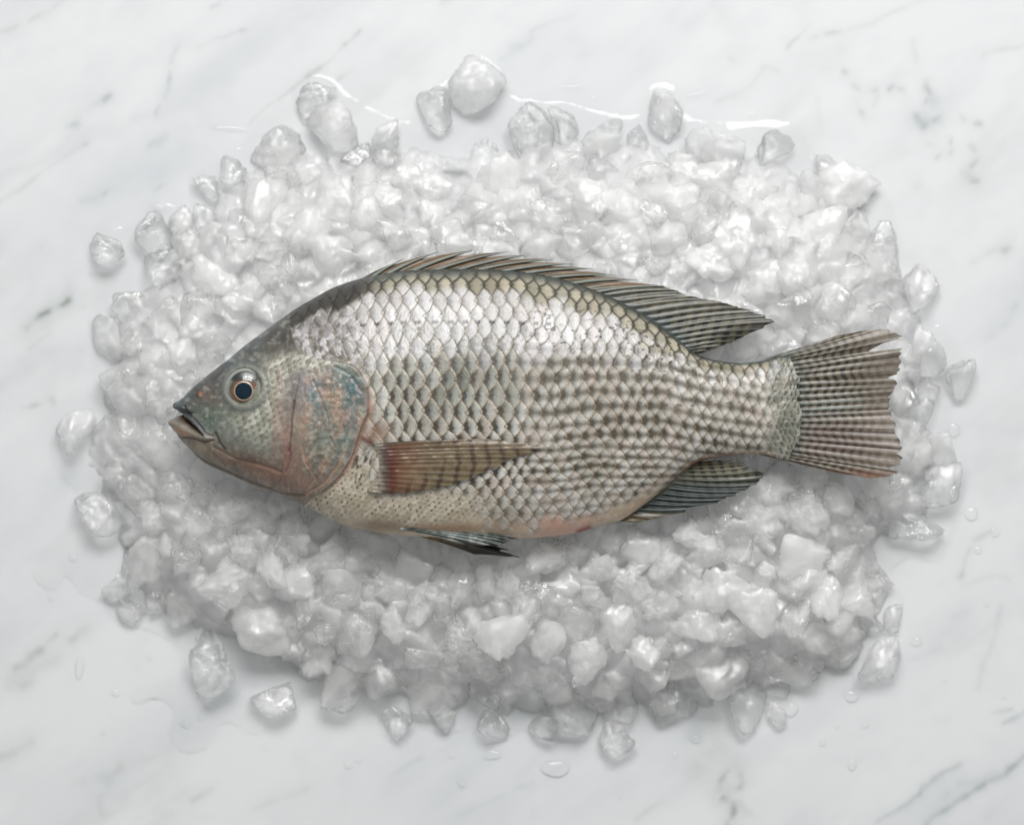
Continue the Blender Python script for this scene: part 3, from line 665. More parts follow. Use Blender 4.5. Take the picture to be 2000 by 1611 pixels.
    c3 = mixc(C(216, 208, 194), C(184, 174, 156), hsh(i3, j3)); c3 = mixc(c3, C(70, 66, 54), 0.75*sm(.5, .9, f3)*gauss(dy3, .6)*sm(.35, .75, hsh(i3, j3, 5)))
    col = mixc(col, c3, chest); relief = relief*(1-chest) + chest*(1.2*(1-f3)*sm(0, .12, f3))
    f4, dy4, i4, j4 = scales((X-0.15*np.abs(Y-800))/10.5+0.9*n1+.2*n2, Y/13.0+0.9*fbm(X/22+7, Y/22, o=2), 0.9)
    root4 = sm(1488, 1535, X+34*n1+8*n2)*.9
    c4 = mixc(C(176, 174, 162), C(122, 118, 102), hsh(i4, j4)); c4 = mixc(c4, C(52, 54, 42), 0.85*sm(.5, .9, f4)); c4 = mixc(c4, C(192, 200, 196), .5*gauss(f4-.1, .1)*hsh(i4, j4, 2)*2); c4 = mixc(c4, C(84, 92, 84), 0.4*sm(-.2, .4, n1))
    col = mixc(col, c4, root4); relief = relief*(1-root4) + root4*(2.2*(1-f4)*sm(0, .12, f4) + 1.6*n2)
    # bare belly and vent
    belly = sm(0.80, 0.94, W + 0.14*n1) * sm(620, 720, X) * sm(1330, 1230, X)
    bc = mixc(C(212, 200, 182), C(196, 176, 154), sm(-.3, .5, nbig)); bc = bc*(1+.22*n2+.12*vnoise(X/3., Y/3.))[..., None]; bc = mixc(bc, C(214, 178, 160), gauss((X-1090)/70, 1.))
    bc = mixc(bc, C(118, 92, 52), 0.65*gauss((X-745)/60, 1.)*gauss((Y-1024)/14., 1.))
    bc = mixc(bc, C(168, 132, 96), 0.8*gauss((X-880)/90, 1.)*gauss((Y-1030)/10., 1.))
    col = mixc(col, bc, belly*0.92); relief = relief*(1-0.85*belly)
    col = mixc(col, C(176, 142, 112), 0.6*sm(0.88, 0.99, W)*sm(1300, 1360, X)*sm(1530, 1500, X))
    d, _ = pl_dist(X, Y, [(1131, 1038), (1150, 1030)]); col = mixc(col, C(150, 42, 26), gauss(d, 6.0)*.95)
    d, _ = pl_dist(X, Y, [(1352, 906), (1385, 899)]); col = mixc(col, C(140, 78, 44), gauss(d, 6.0)*.8)
    # back ridge
    ridge = sm(0.90, 0.985, -W + 0.02*n1)
    col = mixc(col, C(74, 80, 76), ridge*0.9); relief = relief*(1-0.7*ridge)
    nape = sm(780, 690, X) * back
    ff, dyf, if_, jf = scales((X+.35*Y)/19.+.75*n1+.1*n2, (Y-.3*X)/15.5+.8*n1, .85)
    frag = sm(735, 650, X - 0.25*(Y-640) + 26*n1)*(1-back)*sm(760, 725, Y)
    cf = mixc(C(194, 190, 190), C(122, 112, 96), sm(.25, .7, hsh(if_, jf))); cf = mixc(cf, C(84, 74, 58), .85*sm(.45, .8, ff)); cf = mixc(cf, C(60, 54, 42), .8*sm(.18, .3, n2)); cf = mixc(cf, C(96, 88, 70), .6*gauss(ff-.02, .05))
    col = mixc(col, cf, frag*.85); relief = relief*(1-frag) + frag*1.8*(1-ff)*sm(0, .1, ff)
    col = mixc(col, mixc(C(66, 61, 51), C(36, 33, 27), net), nape*0.95)
    # purple-grey sheen of the upper flank is the lamp's work; a faint lilac share of it is painted in here
    col = mixc(col, C(200, 199, 206), 0.35*sheen_band*(1-.7*net))
    # ------------------------------------------------ head
    hx = curve([(y, x) for y, x in HEADX], Y)
    hd = hx - X + 7*n1*sm(710, 640, Y)
    head = sm(-3, 3, hd)
    H_ = np.ones(X.shape+(3,))*C(126, 124, 108)
    hr = 0.5*n2
    def blob(cx, cy_, rx, ry, an, c, k, nz=0.25):
        nonlocal H_
        a = math.radians(an); dx, dy_ = X-cx, Y-cy_
        u = (dx*math.cos(a)-dy_*math.sin(a))/rx; v = (dx*math.sin(a)+dy_*math.cos(a))/ry
        H_ = mixc(H_, C(*c), np.clip(k*np.exp(-(u*u+v*v))*(1+nz*3*n1), 0, 1))
    blob(560, 640, 130, 60, 40, (78, 70, 58), .9)
    blob(540, 668, 70, 34, 40, (64, 58, 48), .9)
    blob(600, 625, 60, 34, 30, (70, 62, 50), .9)
    blob(470, 690, 120, 34, 40, (70, 80, 82), .9)
    blob(400, 765, 60, 34, 40, (60, 68, 70), .9)
    blob(395, 770, 22, 18, 0, (40, 40, 38), .6)
    blob(360, 790, 26, 16, 40, (62, 84, 90), .8)
    blob(425, 780, 40, 26, 20, (112, 92, 78), .6)
    blob(440, 815, 50, 24, -10, (84, 104, 88), .75)
    blob(415, 822, 26, 20, -30, (62, 98, 88), .7)
    blob(470, 845, 60, 26, 0, (112, 122, 118), .6)
    blob(520, 800, 40, 50, 30, (138, 148, 130), .75)
    blob(545, 770, 26, 60, 10, (158, 162, 140), .6)
    blob(420, 880, 60, 20, -30, (140, 124, 96), .85)
    blob(480, 900, 70, 20, -14, (122, 80, 52), .85)
    blob(500, 895, 26, 12, -10, (86, 62, 48), .7)
    blob(540, 925, 60, 22, -15, (150, 104, 82), .7)
    blob(480, 928, 110, 14, -24, (132, 120, 102), .7)
    blob(560, 960, 50, 12, -8, (150, 124, 96), .7)
    blob(565, 850, 22, 100, 12, (146, 112, 96), .8)
    blob(580, 770, 20, 40, 0, (140, 114, 112), .6)
    blob(610, 755, 26, 30, 0, (122, 128, 148), .6)
    blob(625, 790, 26, 24, -30, (70, 122, 130), .75)
    blob(612, 820, 24, 28, 0, (186, 146, 122), .7)
    blob(640, 735, 36, 18, 0, (154, 130, 116), .6)
    blob(675, 725, 30, 12, -30, (86, 116, 108), .7)
    blob(690, 765, 28, 34, 0, (42, 94, 104), .92)
    blob(660, 775, 18, 26, 0, (158, 130, 96), .7)
    blob(665, 812, 18, 16, 0, (182, 150, 112), .6)
    blob(655, 840, 44, 26, -40, (96, 124, 122), .7)
    blob(690, 815, 14, 22, 0, (160, 130, 128), .6)
    blob(640, 880, 34, 40, 20, (142, 132, 110), .7)
    blob(600, 900, 30, 30, 0, (152, 120, 98), .6)
    blob(610, 935, 50, 20, 25, (164, 122, 100), .65)
    blob(570, 890, 12, 30, 0, (150, 100, 84), .6)
    # flecked skin of the cheek
    lum = H_.mean(-1, keepdims=True); H_ = (H_*0.72+lum*0.28)*0.80*(1+.22*n2+.2*n1)[..., None]; H_ = np.clip(H_, .004, 1)
    H_ = mixc(H_, C(52, 46, 38), .45*sm(.02, .35, fbm(X/16+3, Y/9+80, o=4))*sm(740, 700, Y)*sm(480, 520, X)); H_ = mixc(H_, C(150, 150, 140), .4*sm(.1, .4, fbm(X/9+33, Y/7, o=3))*sm(600, 560, X)*sm(880, 860, Y))
    cells = sm(.05, .40, fbm(X/8+2, Y/8+9, o=3)*1.4)
    H_ = mixc(H_, H_*1.45+0.02, cells*0.55); H_ = mixc(H_, H_*0.62, sm(.05, .4, fbm(X/6+70, Y/13, o=3)*1.3)*0.5)
    irid = fbm(X/12+90+0.5*n2, Y/17+n1, o=5); op = sm(590, 610, X)*sm(700, 730, Y)*sm(960, 900, Y)
    H_ = mixc(H_, C(84, 112, 108), 0.38*op*sm(.0, .45, irid)); H_ = mixc(H_, C(172, 138, 118), 0.45*op*sm(.0, .45, -irid))
    wr = fbm((X*.8+Y*.6)/5, (Y*.8-X*.6)/26, o=3); wr2 = fbm((X*.7-Y*.7)/5+40, (Y*.7+X*.7)/24, o=3)
    wr3 = fbm(X/7+n1, Y/7+60, o=4); H_ = mixc(H_, C(190, 176, 160), .30*op*sm(.22, .42, wr)*sm(-.1, .2, n2)); H_ = mixc(H_, C(66, 50, 44), .30*op*sm(.2, .42, wr2)); H_ = mixc(H_, C(70, 60, 52), .36*op*sm(.10, .4, wr3)); H_ = mixc(H_, C(198, 190, 176), .26*op*sm(.14, .4, -wr3)); hr = hr - 1.3*op*wr3
    fc, dyc, ic, jc = scales((X+0.4*(Y-760))/15.+.35*n1, (Y-0.3*X)/10.5+.3*n1, .8)
    chk = np.clip(gauss((X-540-0.1*(760-Y))/24, 1.)*gauss((Y-785)/68, 1.)*1.3 + gauss((X-500)/40, 1.)*gauss((Y-830)/24., 1.) + gauss((X-622)/50, 1.)*gauss((Y-706)/16., 1.)*1.5 + gauss((X-560)/30, 1)*gauss((Y-722)/16., 1)*1.0, 0, 1)
    cc = mixc(C(204, 204, 192), C(138, 138, 122), hsh(ic, jc)); cc = mixc(cc, C(84, 80, 62), .7*sm(.5, .85, fc)); cc = mixc(cc, C(96, 92, 72), .6*gauss(fc-.03, .06))
    H_ = mixc(H_, cc, chk*0.62*(0.6+.8*hsh(ic, jc, 4)))
    hr = hr + chk*1.5*(1-fc)*sm(0, .12, fc)
    # grooves and ridges of the skull
    def groove(pts, w, depth, c=None, k=0.6):
        nonlocal hr, H_
        d, _ = pl_dist(X+2*n1, Y+2*n1, pts); g = gauss(d, w); hr = hr - depth*g
        if c is not None: H_ = mixc(H_, C(*c), np.clip(k*gauss(d, w*.9), 0, 1))
    groove([(592,742),(588,760),(584,782),(582,800)], 1.4, 1.6, (96, 60, 50), .45)
    groove([(584,784),(581,810),(580,835),(577,860),(574,880)], 1.9, 3.0, (84, 52, 44), .75)
    groove([(577,884),(574,900),(566,918)], 1.6, 2, (96, 64, 50), .5)
    groove([(556,730),(552,790),(546,850),(540,890)], 6, -1.8, (140, 104, 90), .3)
    groove([(586,745),(592,735)], 3, 2, (110, 90, 90), .4)
    groove([(620,745),(634,775),(648,815),(652,850),(662,872)], 2, 1.4, (112, 92, 80), .5)
    groove([(600,870),(605,900),(622,930),(610,945)], 2, 1.2, (174, 138, 114), .5)
    groove([(560,905),(555,935),(530,950)], 2.4, 1.6, (104, 76, 58), .5)
    groove([(425,870),(470,893),(520,905),(556,918)], 3.5, 2.5, (110, 78, 54), .35)
    groove([(350,856),(392,890),(440,912),(500,938),(556,958),(600,962)], 2.8, 3.2, (84, 70, 54), .65)
    groove([(345,846),(380,880),(430,906),(470,922)], 2.2, 2, (176, 170, 150), .45)
    groove([(600,962),(640,938),(668,905),(684,870)], 2.5, 1.5, (190, 142, 120), .5)
    groove([(442,730),(428,745),(420,762)], 3, 1.6, (66, 56, 50), .4)
    groove([(660,718),(692,735),(712,765)], 3, 1.8, (70, 84, 80), .5)
    groove([(430,846),(436,862),(446,874)], 3.4, 3.4, (60, 52, 42), .7)
    # nostril
    d = np.hypot(X-399, Y-772); hr = hr - 3*gauss(d, 5); H_ = mixc(H_, C(176, 120, 92), gauss(d, 4.5)*.9); H_ = mixc(H_, C(36, 34, 32), gauss(np.hypot(X-393, Y-776), 4)*.8)
    # eye socket ring
    de = np.hypot((X-487)/1.0, (Y-757)/0.98)
    H_ = mixc(H_, C(128, 130, 124), gauss(de-38.5, 4.0)*.6); H_ = mixc(H_, C(74, 84, 84), gauss(de-46, 5)*.5)
    hr = hr + 1.4*gauss(de-39, 6.0) - 0.6*gauss(de-49, 7) - 8*sm(36, 30, de)
    # mouth: upper lip, gap, lower lip
    gap = [(334,811),(352,812),(368,821),(384,833),(398,842),(408,848)]
    d, par = pl_dist(X, Y, gap); wg = 6.5 - 4.6*par
    hr = hr - 19*gauss(d, wg)*(1-.4*par); H_ = mixc(H_, C(70, 34, 18), np.clip(gauss(d, wg)*1.2, 0, 1))
    d, _ = pl_dist(X, Y, [(346,797),(362,803),(382,818),(398,832),(410,846)]); hr = hr + 5*gauss(d, 6.5); H_ = mixc(H_, C(58, 66, 70), gauss(d, 7)*.9)
    d, _ = pl_dist(X, Y, [(368,796),(382,812),(398,828),(414,846),(424,850)]); hr = hr - 3.2*gauss(d, 2.2); H_ = mixc(H_, C(40, 44, 46), gauss(d, 2.4)*.7)
    d, _ = pl_dist(X, Y, [(341,823),(352,829),(366,838),(382,844),(400,850),(416,853)]); hr = hr + 6.5*gauss(d, 8); H_ = mixc(H_, C(120, 112, 100), gauss(d, 8.0)*.8)
    d, _ = pl_dist(X, Y, [(352,836),(362,842),(374,846)]); H_ = mixc(H_, C(176, 122, 86), gauss(d, 5)*.7)
    d, _ = pl_dist(X, Y, [(344,842),(360,853),(385,853),(408,860),(424,858)]); hr = hr - 3.2*gauss(d, 2.6); H_ = mixc(H_, C(92, 66, 46), gauss(d, 3)*.7)
    col = mixc(col, H_, head); relief = relief*(1-head) + hr*head
    # gill cover: its free edge stands above the shoulder, with a soft pinkish flap
    ge = np.where(Y > 700, hd, 99)
    plate = sm(-10, 2, hd)*sm(690, 720, Y)
    relief = relief + 6.0*plate
    flapc = mixc(C(196, 160, 146), C(150, 140, 124), sm(-.3, .4, n2))
    col = mixc(col, flapc, gauss(ge+5, 7)*sm(735, 790, Y)*sm(985, 950, Y)*.85)
    col = mixc(col, C(88, 66, 54), gauss(ge+1.0, 2.3)*sm(720, 760, Y)*.75)
    # shoulder pocket behind the pectoral base
    d = np.hypot((X-742)/26., (Y-846)/20.); col = mixc(col, C(146, 118, 96), gauss(d, 1.)*.8); relief = relief - 3*gauss(d, 1.)
    d, _ = pl_dist(X, Y, [(716,856),(728,862),(736,872)]); col = mixc(col, C(104, 46, 40), gauss(d, 6)*.8)
    st = sm(.1, .5, fbm((X+Y*.35)/4.5, (Y-X*.2)/16, o=2)*1.5)*gauss((X-712)/22, 1.)*gauss((Y-905)/36., 1.)
    col = mixc(col, C(56, 56, 52), np.clip(st*1.1, 0, .85))
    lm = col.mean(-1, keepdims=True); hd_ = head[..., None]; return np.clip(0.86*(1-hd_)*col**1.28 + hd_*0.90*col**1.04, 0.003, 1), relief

def build_body():
    u = np.arange(338, 1562.5, 1.45); nu = len(u)
    th = np.linspace(-np.pi/2, np.pi/2, 400); w = np.sin(th)
    w = 0.55*w + 0.45*np.linspace(-1, 1, 400); nv = len(w)
    U, Wg = np.meshgrid(u, w, indexing='ij')
    top, bot = curve(FT, U), curve(FB, U)
    Y = (top+bot)/2 + Wg*(bot-top)/2
    # left end: snout, open mouth and lower lip; right end: rounded scale field over the tail root
    yl = np.array([780, 793, 799, 804, 808, 811, 813, 816, 828, 845, 870]); xl = np.array([7, 2, 5, 15, 23, 19, 7, 1, -2, 3, 9])
    fade = sm(408, 344, U)
    X = U + np.interp(Y, yl, xl)*fade + (-16*np.abs(Wg)**2 + 7*vnoise(Y/13., Y*0))*sm(1480, 1562, U)
    T = curve(THICK, U)
    W2 = Wg
    prof = (1-np.abs(W2)**2.25)**(1/1.9)
    Zb = T*np.clip(prof, 0, 1)
    Zb = Zb*(1+0.05*fbm(X/160, Y/160, o=2))
    # eye bulge, cheek, gill cover fullness
    Zb += 8*gauss(np.hypot(X-487, Y-757), 52)*sm(0, .2, 1-np.abs(Wg)) + 6*gauss(np.hypot((X-625)/70, (Y-830)/90), 1.)*sm(0, .3, 1-np.abs(Wg))
    Z = Zb
    Yc = Y; ds = np.hypot(np.diff(Yc, axis=1), np.diff(Z, axis=1)); arc = np.concatenate([np.zeros((nu, 1)), np.cumsum(ds, 1)], 1)
    ymid = np.interp(u, [340, 700, 1300, 1450, 1562], [748, 742, 742, 775, 795])
    a0 = np.array([np.interp(ymid[i], Yc[i], arc[i]) for i in range(nu)])
    ARC = arc - a0[:, None]
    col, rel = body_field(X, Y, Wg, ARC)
    rim = sm(0, 0.06, 1-np.abs(Wg))*sm(338, 343, U)
    gx = np.gradient(Z, axis=0)/np.maximum(np.gradient(X, axis=0), .3); gy = np.gradient(Z, axis=1)/np.maximum(np.gradient(Y, axis=1), .02)
    gx = np.clip(gx, -3, 3); gy = np.clip(gy, -3, 3)
    nn = 1/np.sqrt(1+gx**2+gy**2)
    rr = rel*rim
    Xd = X - gx*nn*rr; Yd = Y - gy*nn*rr; Zd = Z + nn*rr
    top_v = fw(Xd, Yd, ZM+Zd)
    # underside, coarser, pressed on the ice
    jb = np.arange(0, nv, 8); jb = np.append(jb, nv-1) if jb[-1] != nv-1 else jb
    bot_v = fw(X[:, jb], Y[:, jb], ZM - 0.80*Zb[:, jb])
    nb = len(jb)
    V = np.concatenate([top_v.reshape(-1, 3), bot_v.reshape(-1, 3)])
    F = np.concatenate([grid_faces(nu, nv, True), grid_faces(nu, nb)+nu*nv])
    # sew rims
    i = np.arange(nu-1); o_ = nu*nv
    s1 = np.stack([i*nv, (i+1)*nv, o_+(i+1)*nb, o_+i*nb], -1)
    s2 = np.stack([i*nv+nv-1, o_+i*nb+nb-1, o_+(i+1)*nb+nb-1, (i+1)*nv+nv-1], -1)
    colb = col[:, jb]
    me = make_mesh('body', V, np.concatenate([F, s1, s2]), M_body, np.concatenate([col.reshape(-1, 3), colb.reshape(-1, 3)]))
    link('body', me, parent=fish)
    return X, Y, Zd
BX, BY, BZ = build_body()
def skin_z(x, y):
    """height of the skin above the middle plane"""
    d = (BX-x)**2 + (BY-y)**2; k = np.unravel_index(np.argmin(d), d.shape); return BZ[k]

# ---- eye
def dome(name, r0, h0, matl, colf=None, parent=None, loc=(0, 0, 0), sq=1.0, nr=26, m=72, z_in=0.0):
    A_ = np.linspace(0, 2*np.pi, m, endpoint=False); R = np.linspace(0.001, 1, nr)[:, None]
    X = R*r0*np.cos(A_); Y = R*r0*sq*np.sin(A_); Z = h0*np.sqrt(np.clip(1-(R*.97)**2, 0, 1))*np.ones(m) - h0*math.sqrt(1-.97**2) + z_in
    V = np.stack([X*S, Y*S, Z*S], -1)
    i, j = np.meshgrid(np.arange(nr-1), np.arange(m), indexing='ij'); j2 = (j+1) % m
    F = np.stack([i*m+j, (i+1)*m+j, (i+1)*m+j2, i*m+j2], -1).reshape(-1, 4)
    col = None if colf is None else colf(X, Y, np.hypot(X, Y)).reshape(-1, 3)
    return link(name, make_mesh(name, V, F, matl, col), loc, parent)
ez = ZM + float(skin_z(487, 757))
eloc = fw(np.array(487.), np.array(757.), np.array(ez - 4.0))
def eye_col(X, Y, R):
    n = fbm(X/6, Y/6, o=3); a = np.arctan2(Y, X)
    c = np.ones(X.shape+(3,))*C(120, 124, 118)
    r2 = np.hypot(X+2, Y+7)
    c = mixc(c, C(70, 60, 50), sm(29, 25, r2)); c = mixc(c, C(118, 76, 48), gauss(r2-20.5, 3.4)*np.clip(.75+n-.35*np.sin(a), 0, 1))
    c = mixc(c, C(20, 20, 20), sm(8, 15, Y+2*n)*sm(32, 28, R)*.97)
    c = mixc(c, C(150, 156, 150), gauss(R-33, 2.2)*.7)
    return c
eye = dome('eye', 35, 15, M_eye, eye_col, fish, eloc)
m_p, nt, out = mat('pupil_black_blue'); p = N(nt, 'ShaderNodeBsdfPrincipled'); p.inputs['Specular IOR Level'].default_value = 0.0; p.inputs['Base Color'].default_value = (0.006, 0.022, 0.036, 1); p.inputs['Roughness'].default_value = .25
nz = noise(nt, N(nt, 'ShaderNodeTexCoord').outputs['Object'], 900); rr_ = ramp(nt, nz.outputs[0], [(.3, (0.002, 0.009, 0.018)), (.7, (0.004, 0.018, 0.032))]); nt.links.new(rr_.outputs[0], p.inputs['Base Color'])
nt.links.new(p.outputs[0], out.inputs[0])
pz = 15*math.sqrt(1-(8/35)**2) - 3.4
ring = dome('iris_ring', 18.2, 2.6, M_eye, lambda X, Y, R: np.ones(X.shape+(3,))*C(164, 138, 116), eye, (-2*S, -7*S, (pz-.6)*S))
dome('pupil', 15.8, 3.0, m_p, None, eye, (-2*S, -7*S, (pz+.4)*S))
m_c, nt, out = mat('wet_cornea'); t_ = N(nt, 'ShaderNodeBsdfTransparent'); t_.inputs[0].default_value = (.97, .98, .98, 1); g_ = N(nt, 'ShaderNodeBsdfGlossy'); g_.inputs['Roughness'].default_value = .015
f_ = schlick(nt, 0.032); x_ = N(nt, 'ShaderNodeMixShader')
nt.links.new(f_.outputs[0], x_.inputs[0]); nt.links.new(t_.outputs[0], x_.inputs[1]); nt.links.new(g_.outputs[0], x_.inputs[2]); nt.links.new(x_.outputs[0], out.inputs[0])
dome('cornea', 34, 21, m_c, None, eye, (0, 0, 0.6*S))

# ---- fins
def fin(name, B, T, nr, ns, zf, colf, rays, fray=0.03, teeth=0.0, bend=0.0, thick=1.6, ridge=1.4, label=None, seed=1, post=None):
    """sheet between a base curve B(s) and a tip curve T(s); both lists of (s, x, y)"""
    B = np.array(B, float); T = np.array(T, float)
    s = np.linspace(0, 1, ns); r = np.linspace(0, 1, nr)
    if post is not None: s = np.unique(np.concatenate([s, post]))
    ns = len(s)
    bx, by = np.interp(s, B[:, 0], B[:, 1]), np.interp(s, B[:, 0], B[:, 2])
    tx, ty = np.interp(s, T[:, 0], T[:, 1]), np.interp(s, T[:, 0], T[:, 2])
    rp = s*rays; fr = rp - np.floor(rp)
    lp = 1 - fray*(0.5+0.5*vnoise(rp*2.3+seed, rp*0+seed)) - fray*0.7*(0.5+.5*vnoise(rp*6+seed, rp*0)) - teeth*fr**1.5
    R, Sg = np.meshgrid(r, s, indexing='ij'); LP = np.broadcast_to(lp, R.shape)
    q = R*LP
    X = bx*(1-q)+tx*q; Y = by*(1-q)+ty*q
    nx, ny = -(ty-by), (tx-bx)
    X = X + nx*bend*q*(1-q)*2; Y = Y + ny*bend*q*(1-q)*2
    FR = np.broadcast_to(fr, R.shape)
    Z = zf(X, Y, q, Sg) + ridge*np.cos(2*np.pi*FR)*(1-.5*q)*sm(0, .10, q)
    C_ = colf(X, Y, q, Sg, FR, np.broadcast_to(rp, R.shape))
    V = np.concatenate([fw(X, Y, Z).reshape(-1, 3), fw(X, Y, Z-thick*(1-.6*q)).reshape(-1, 3)])
    g = grid_faces(nr, ns); n = nr*ns
    e = []
    a = np.arange(nr-1); e.append(np.stack([a*ns, n+a*ns, n+(a+1)*ns, (a+1)*ns], -1)); e.append(np.stack([a*ns+ns-1, (a+1)*ns+ns-1, n+(a+1)*ns+ns-1, n+a*ns+ns-1], -1))
    b = np.arange(ns-1); e.append(np.stack([(nr-1)*ns+b, n+(nr-1)*ns+b, n+(nr-1)*ns+b+1, (nr-1)*ns+b+1], -1))
    F = np.concatenate([g, g[:, ::-1]+n]+e)
    col = np.clip(np.concatenate([.92*C_.reshape(-1, 3)**1.15]*2), .003, 1)
    o = link(name, make_mesh(name, V, F, M_fin, col), parent=fish)
    if label: o['label'] = label
    return o
def tube(name, pts, r0, r1, z, matl, col, parent, m=8):
    p = np.array(pts, float); n = len(p); V = []
    for k in range(n):
        t = p[min(k+1, n-1)]-p[max(k-1, 0)]; t /= np.hypot(*t); nrm = np.array([-t[1], t[0]])
        rad = r0+(r1-r0)*k/(n-1)
        for a in np.linspace(0, 2*np.pi, m, endpoint=False):
            q = p[k]+nrm*rad*math.cos(a); V.append(fw(np.array(q[0]), np.array(q[1]), np.array(z[k]+rad*math.sin(a))))
    V = np.array(V); i, j = np.meshgrid(np.arange(n-1), np.arange(m), indexing='ij'); j2 = (j+1) % m
    F = np.stack([i*m+j, i*m+j2, (i+1)*m+j2, (i+1)*m+j], -1).reshape(-1, 4)
    c = np.tile(col, (len(V), 1)); return link(name, make_mesh(name, V, F, matl, c), parent=parent)

# tail fin
TB = [(0,1484,703),(.06,1520,699),(.14,1536,706),(.3,1548,738),(.5,1552,796),(.7,1546,845),(.86,1528,884),(.95,1508,889),(1,1484,888)]
TT = [(0,1640,654),(.03,1700,643),(.07,1742,641),(.11,1768,655),(.135,1766,660),(.15,1735,668),(.165,1700,686),(.18,1745,682),(.195,1769,679),(.23,1766,690),(.26,1767,702),(.30,1765,718),(.325,1762,729),(.34,1742,737),
      (.355,1762,743),(.40,1757,755),(.44,1752,766),(.46,1748,771),(.50,1746,784),(.535,1744,796),(.55,1740,800),(.57,1746,803),(.60,1750,815),(.64,1757,834),(.66,1754,838),(.68,1762,850),(.70,1759,856),(.72,1766,866),(.77,1770,882),
      (.785,1756,886),(.80,1768,896),(.83,1770,910),(.85,1742,913),(.87,1764,921),(.90,1758,926),(.93,1735,932),(.96,1710,936),(.98,1680,930),(1,1640,925)]
def tail_col(X, Y, q, s, fr, rp):
    n = fbm(X/12, Y/12, o=3); D = X-1545
    per = 17.5; ph = (D + 3*n)/per + 0.25*np.sin(rp*2.1)
    bar = sm(-.35, .45, np.cos(2*np.pi*ph))
    ray = gauss(fr-np.round(fr), .15)
    fade = sm(215, 100, D)
    base = mixc(C(176, 168, 158), C(150, 140, 130), sm(-.3, .3, n))
    dark = mixc(C(64, 58, 44), C(80, 66, 60), sm(.45, .8, s))
    c = mixc(base, dark, np.clip((0.62+.38*bar)*(0.16+0.86*fade)*(1-.35*ray), 0, 1))
    c = mixc(c, C(176, 164, 136), np.clip((1-bar)*fade*.50, 0, 1))
    c = mixc(c, C(206, 204, 194), gauss(fr-np.round(fr), .09)*.60*sm(.03, .12, q)*(.4+.6*sm(-.3, .4, vnoise(rp.round()*3.1, q*4))))
    fine = vnoise(rp*7.3, rp*0+3)*sm(.2, .7, q); c = mixc(c, C(88, 74, 62), np.clip(fine, 0, 1)*.5); c = mixc(c, C(196, 184, 168), np.clip(-fine, 0, 1)*.4)
    c = mixc(c, C(196, 208, 206), .7*gauss(fr-np.round(fr), .2)*gauss(s-.52, .085)*sm(.02, .1, q)*sm(.8, .45, q)); c = c*(.80+.20*sm(.35, .9, q))[..., None]
    seam = gauss(fr-.5, .10)*sm(-.1, .4, np.sin(rp*3.7)); c = mixc(c, C(58, 44, 34), seam*.65)
    c = mixc(c, C(44, 42, 36), sm(.955, .995, q)*sm(.2, .35, s)*sm(.95, .85, s)*.8)
    c = mixc(c, C(168, 116, 94), sm(.88, .96, s)*sm(.55, .9, q)*.6)
    c = mixc(c, C(112, 84, 82), gauss((s-.72), .13)*gauss(q-.4, .35)*.4)
    c = mixc(c, C(84, 94, 84), sm(.22, .05, q)*.55)
    c = mixc(c, C(170, 178, 176), gauss(s-.03, .03)*sm(.55, .2, q)*.6); c = mixc(c, C(84, 60, 34), sm(.955, .99, s)*sm(.75, .4, q)*.8)
    return c
fin('tail_fin', TB, TT, 150, 520, lambda X, Y, q, s: ZM+3-14*q + 5*np.sin(s*9)*q, tail_col, 23, fray=.03, teeth=.012, ridge=1.0,
    label='fan-shaped tail fin with brown bars and orange lower tip')

# dorsal fin: spiny front, soft rear
DB = [(0,700,548),(.1,760,535),(.2,850,529),(.3,935,527),(.4,1020,533),(.5,1110,551),(.6,1195,584),(.7,1262,620),(.8,1305,652),(.9,1338,678),(1,1357,692)]
TIPS = [(788,505),(857,491),(928,487),(992,491),(1037,497),(1080,506),(1122,515),(1160,524),(1200,537),(1244,546),(1300,558)]
SB = [0.02+.052*k for k in range(len(TIPS))]
DT = [(0,742,524)]+[(sb+.02, x, y) for sb, (x, y) in zip(SB, TIPS)]+[(.62,1352,577),(.67,1410,588),(.72,1462,603),(.77,1500,615),(.81,1521,628),(.85,1482,647),(.89,1452,660),(.93,1418,674),(.97,1385,686),(1,1362,692)]
spine_s = np.array([sb+.02 for sb in SB])
def dors_saw(s):
    k = np.searchsorted(spine_s, s); k = np.clip(k, 1, len(spine_s)-1)
    return np.clip((s-spine_s[k-1])/(spine_s[k]-spine_s[k-1]), 0, 1)
def dorsal_col(X, Y, q, s, fr, rp):
    n = fbm(X/10, Y/10, o=3); saw = dors_saw(s)
    spiny = sm(.585, .55, s)
    tan = mixc(C(150, 124, 96), C(120, 104, 80), sm(-.2, .3, n)); tan = mixc(tan, C(60, 56, 42), sm(.22, .02, saw)*.8); tan = mixc(tan, C(116, 118, 104), sm(.62, .90, saw)*.8)
    tan = mixc(tan, C(96, 98, 86), sm(.35, .0, q)*.6); tan = mixc(tan, C(40, 42, 36), sm(.90, .99, q)*.6)
    ray = gauss(fr-np.round(fr), .16); D = (X-1230)
    base = mixc(C(124, 118, 98), C(98, 96, 82), sm(-.2, .3, n))
    bar = sm(-.1, .5, np.cos(2*np.pi*(X+0.4*(Y-640)+4*n)/25.))
    low = sm(590, 625, Y-(X-1300)*.10)
    soft = mixc(base, C(38, 38, 30), np.clip(bar*(.30+.68*low)*(1-.9*ray)*sm(1505, 1430, X)+.65*sm(1440, 1510, X), 0, 1))
    soft = mixc(soft, C(168, 174, 166), gauss(fr-np.round(fr), .075)*.75); soft = mixc(soft, C(84, 100, 102), sm(.22, .02, q)*.8)
    soft = mixc(soft, C(54, 52, 42), sm(.93, .99, q)*.6)
    return mixc(soft*.84, tan, spiny)
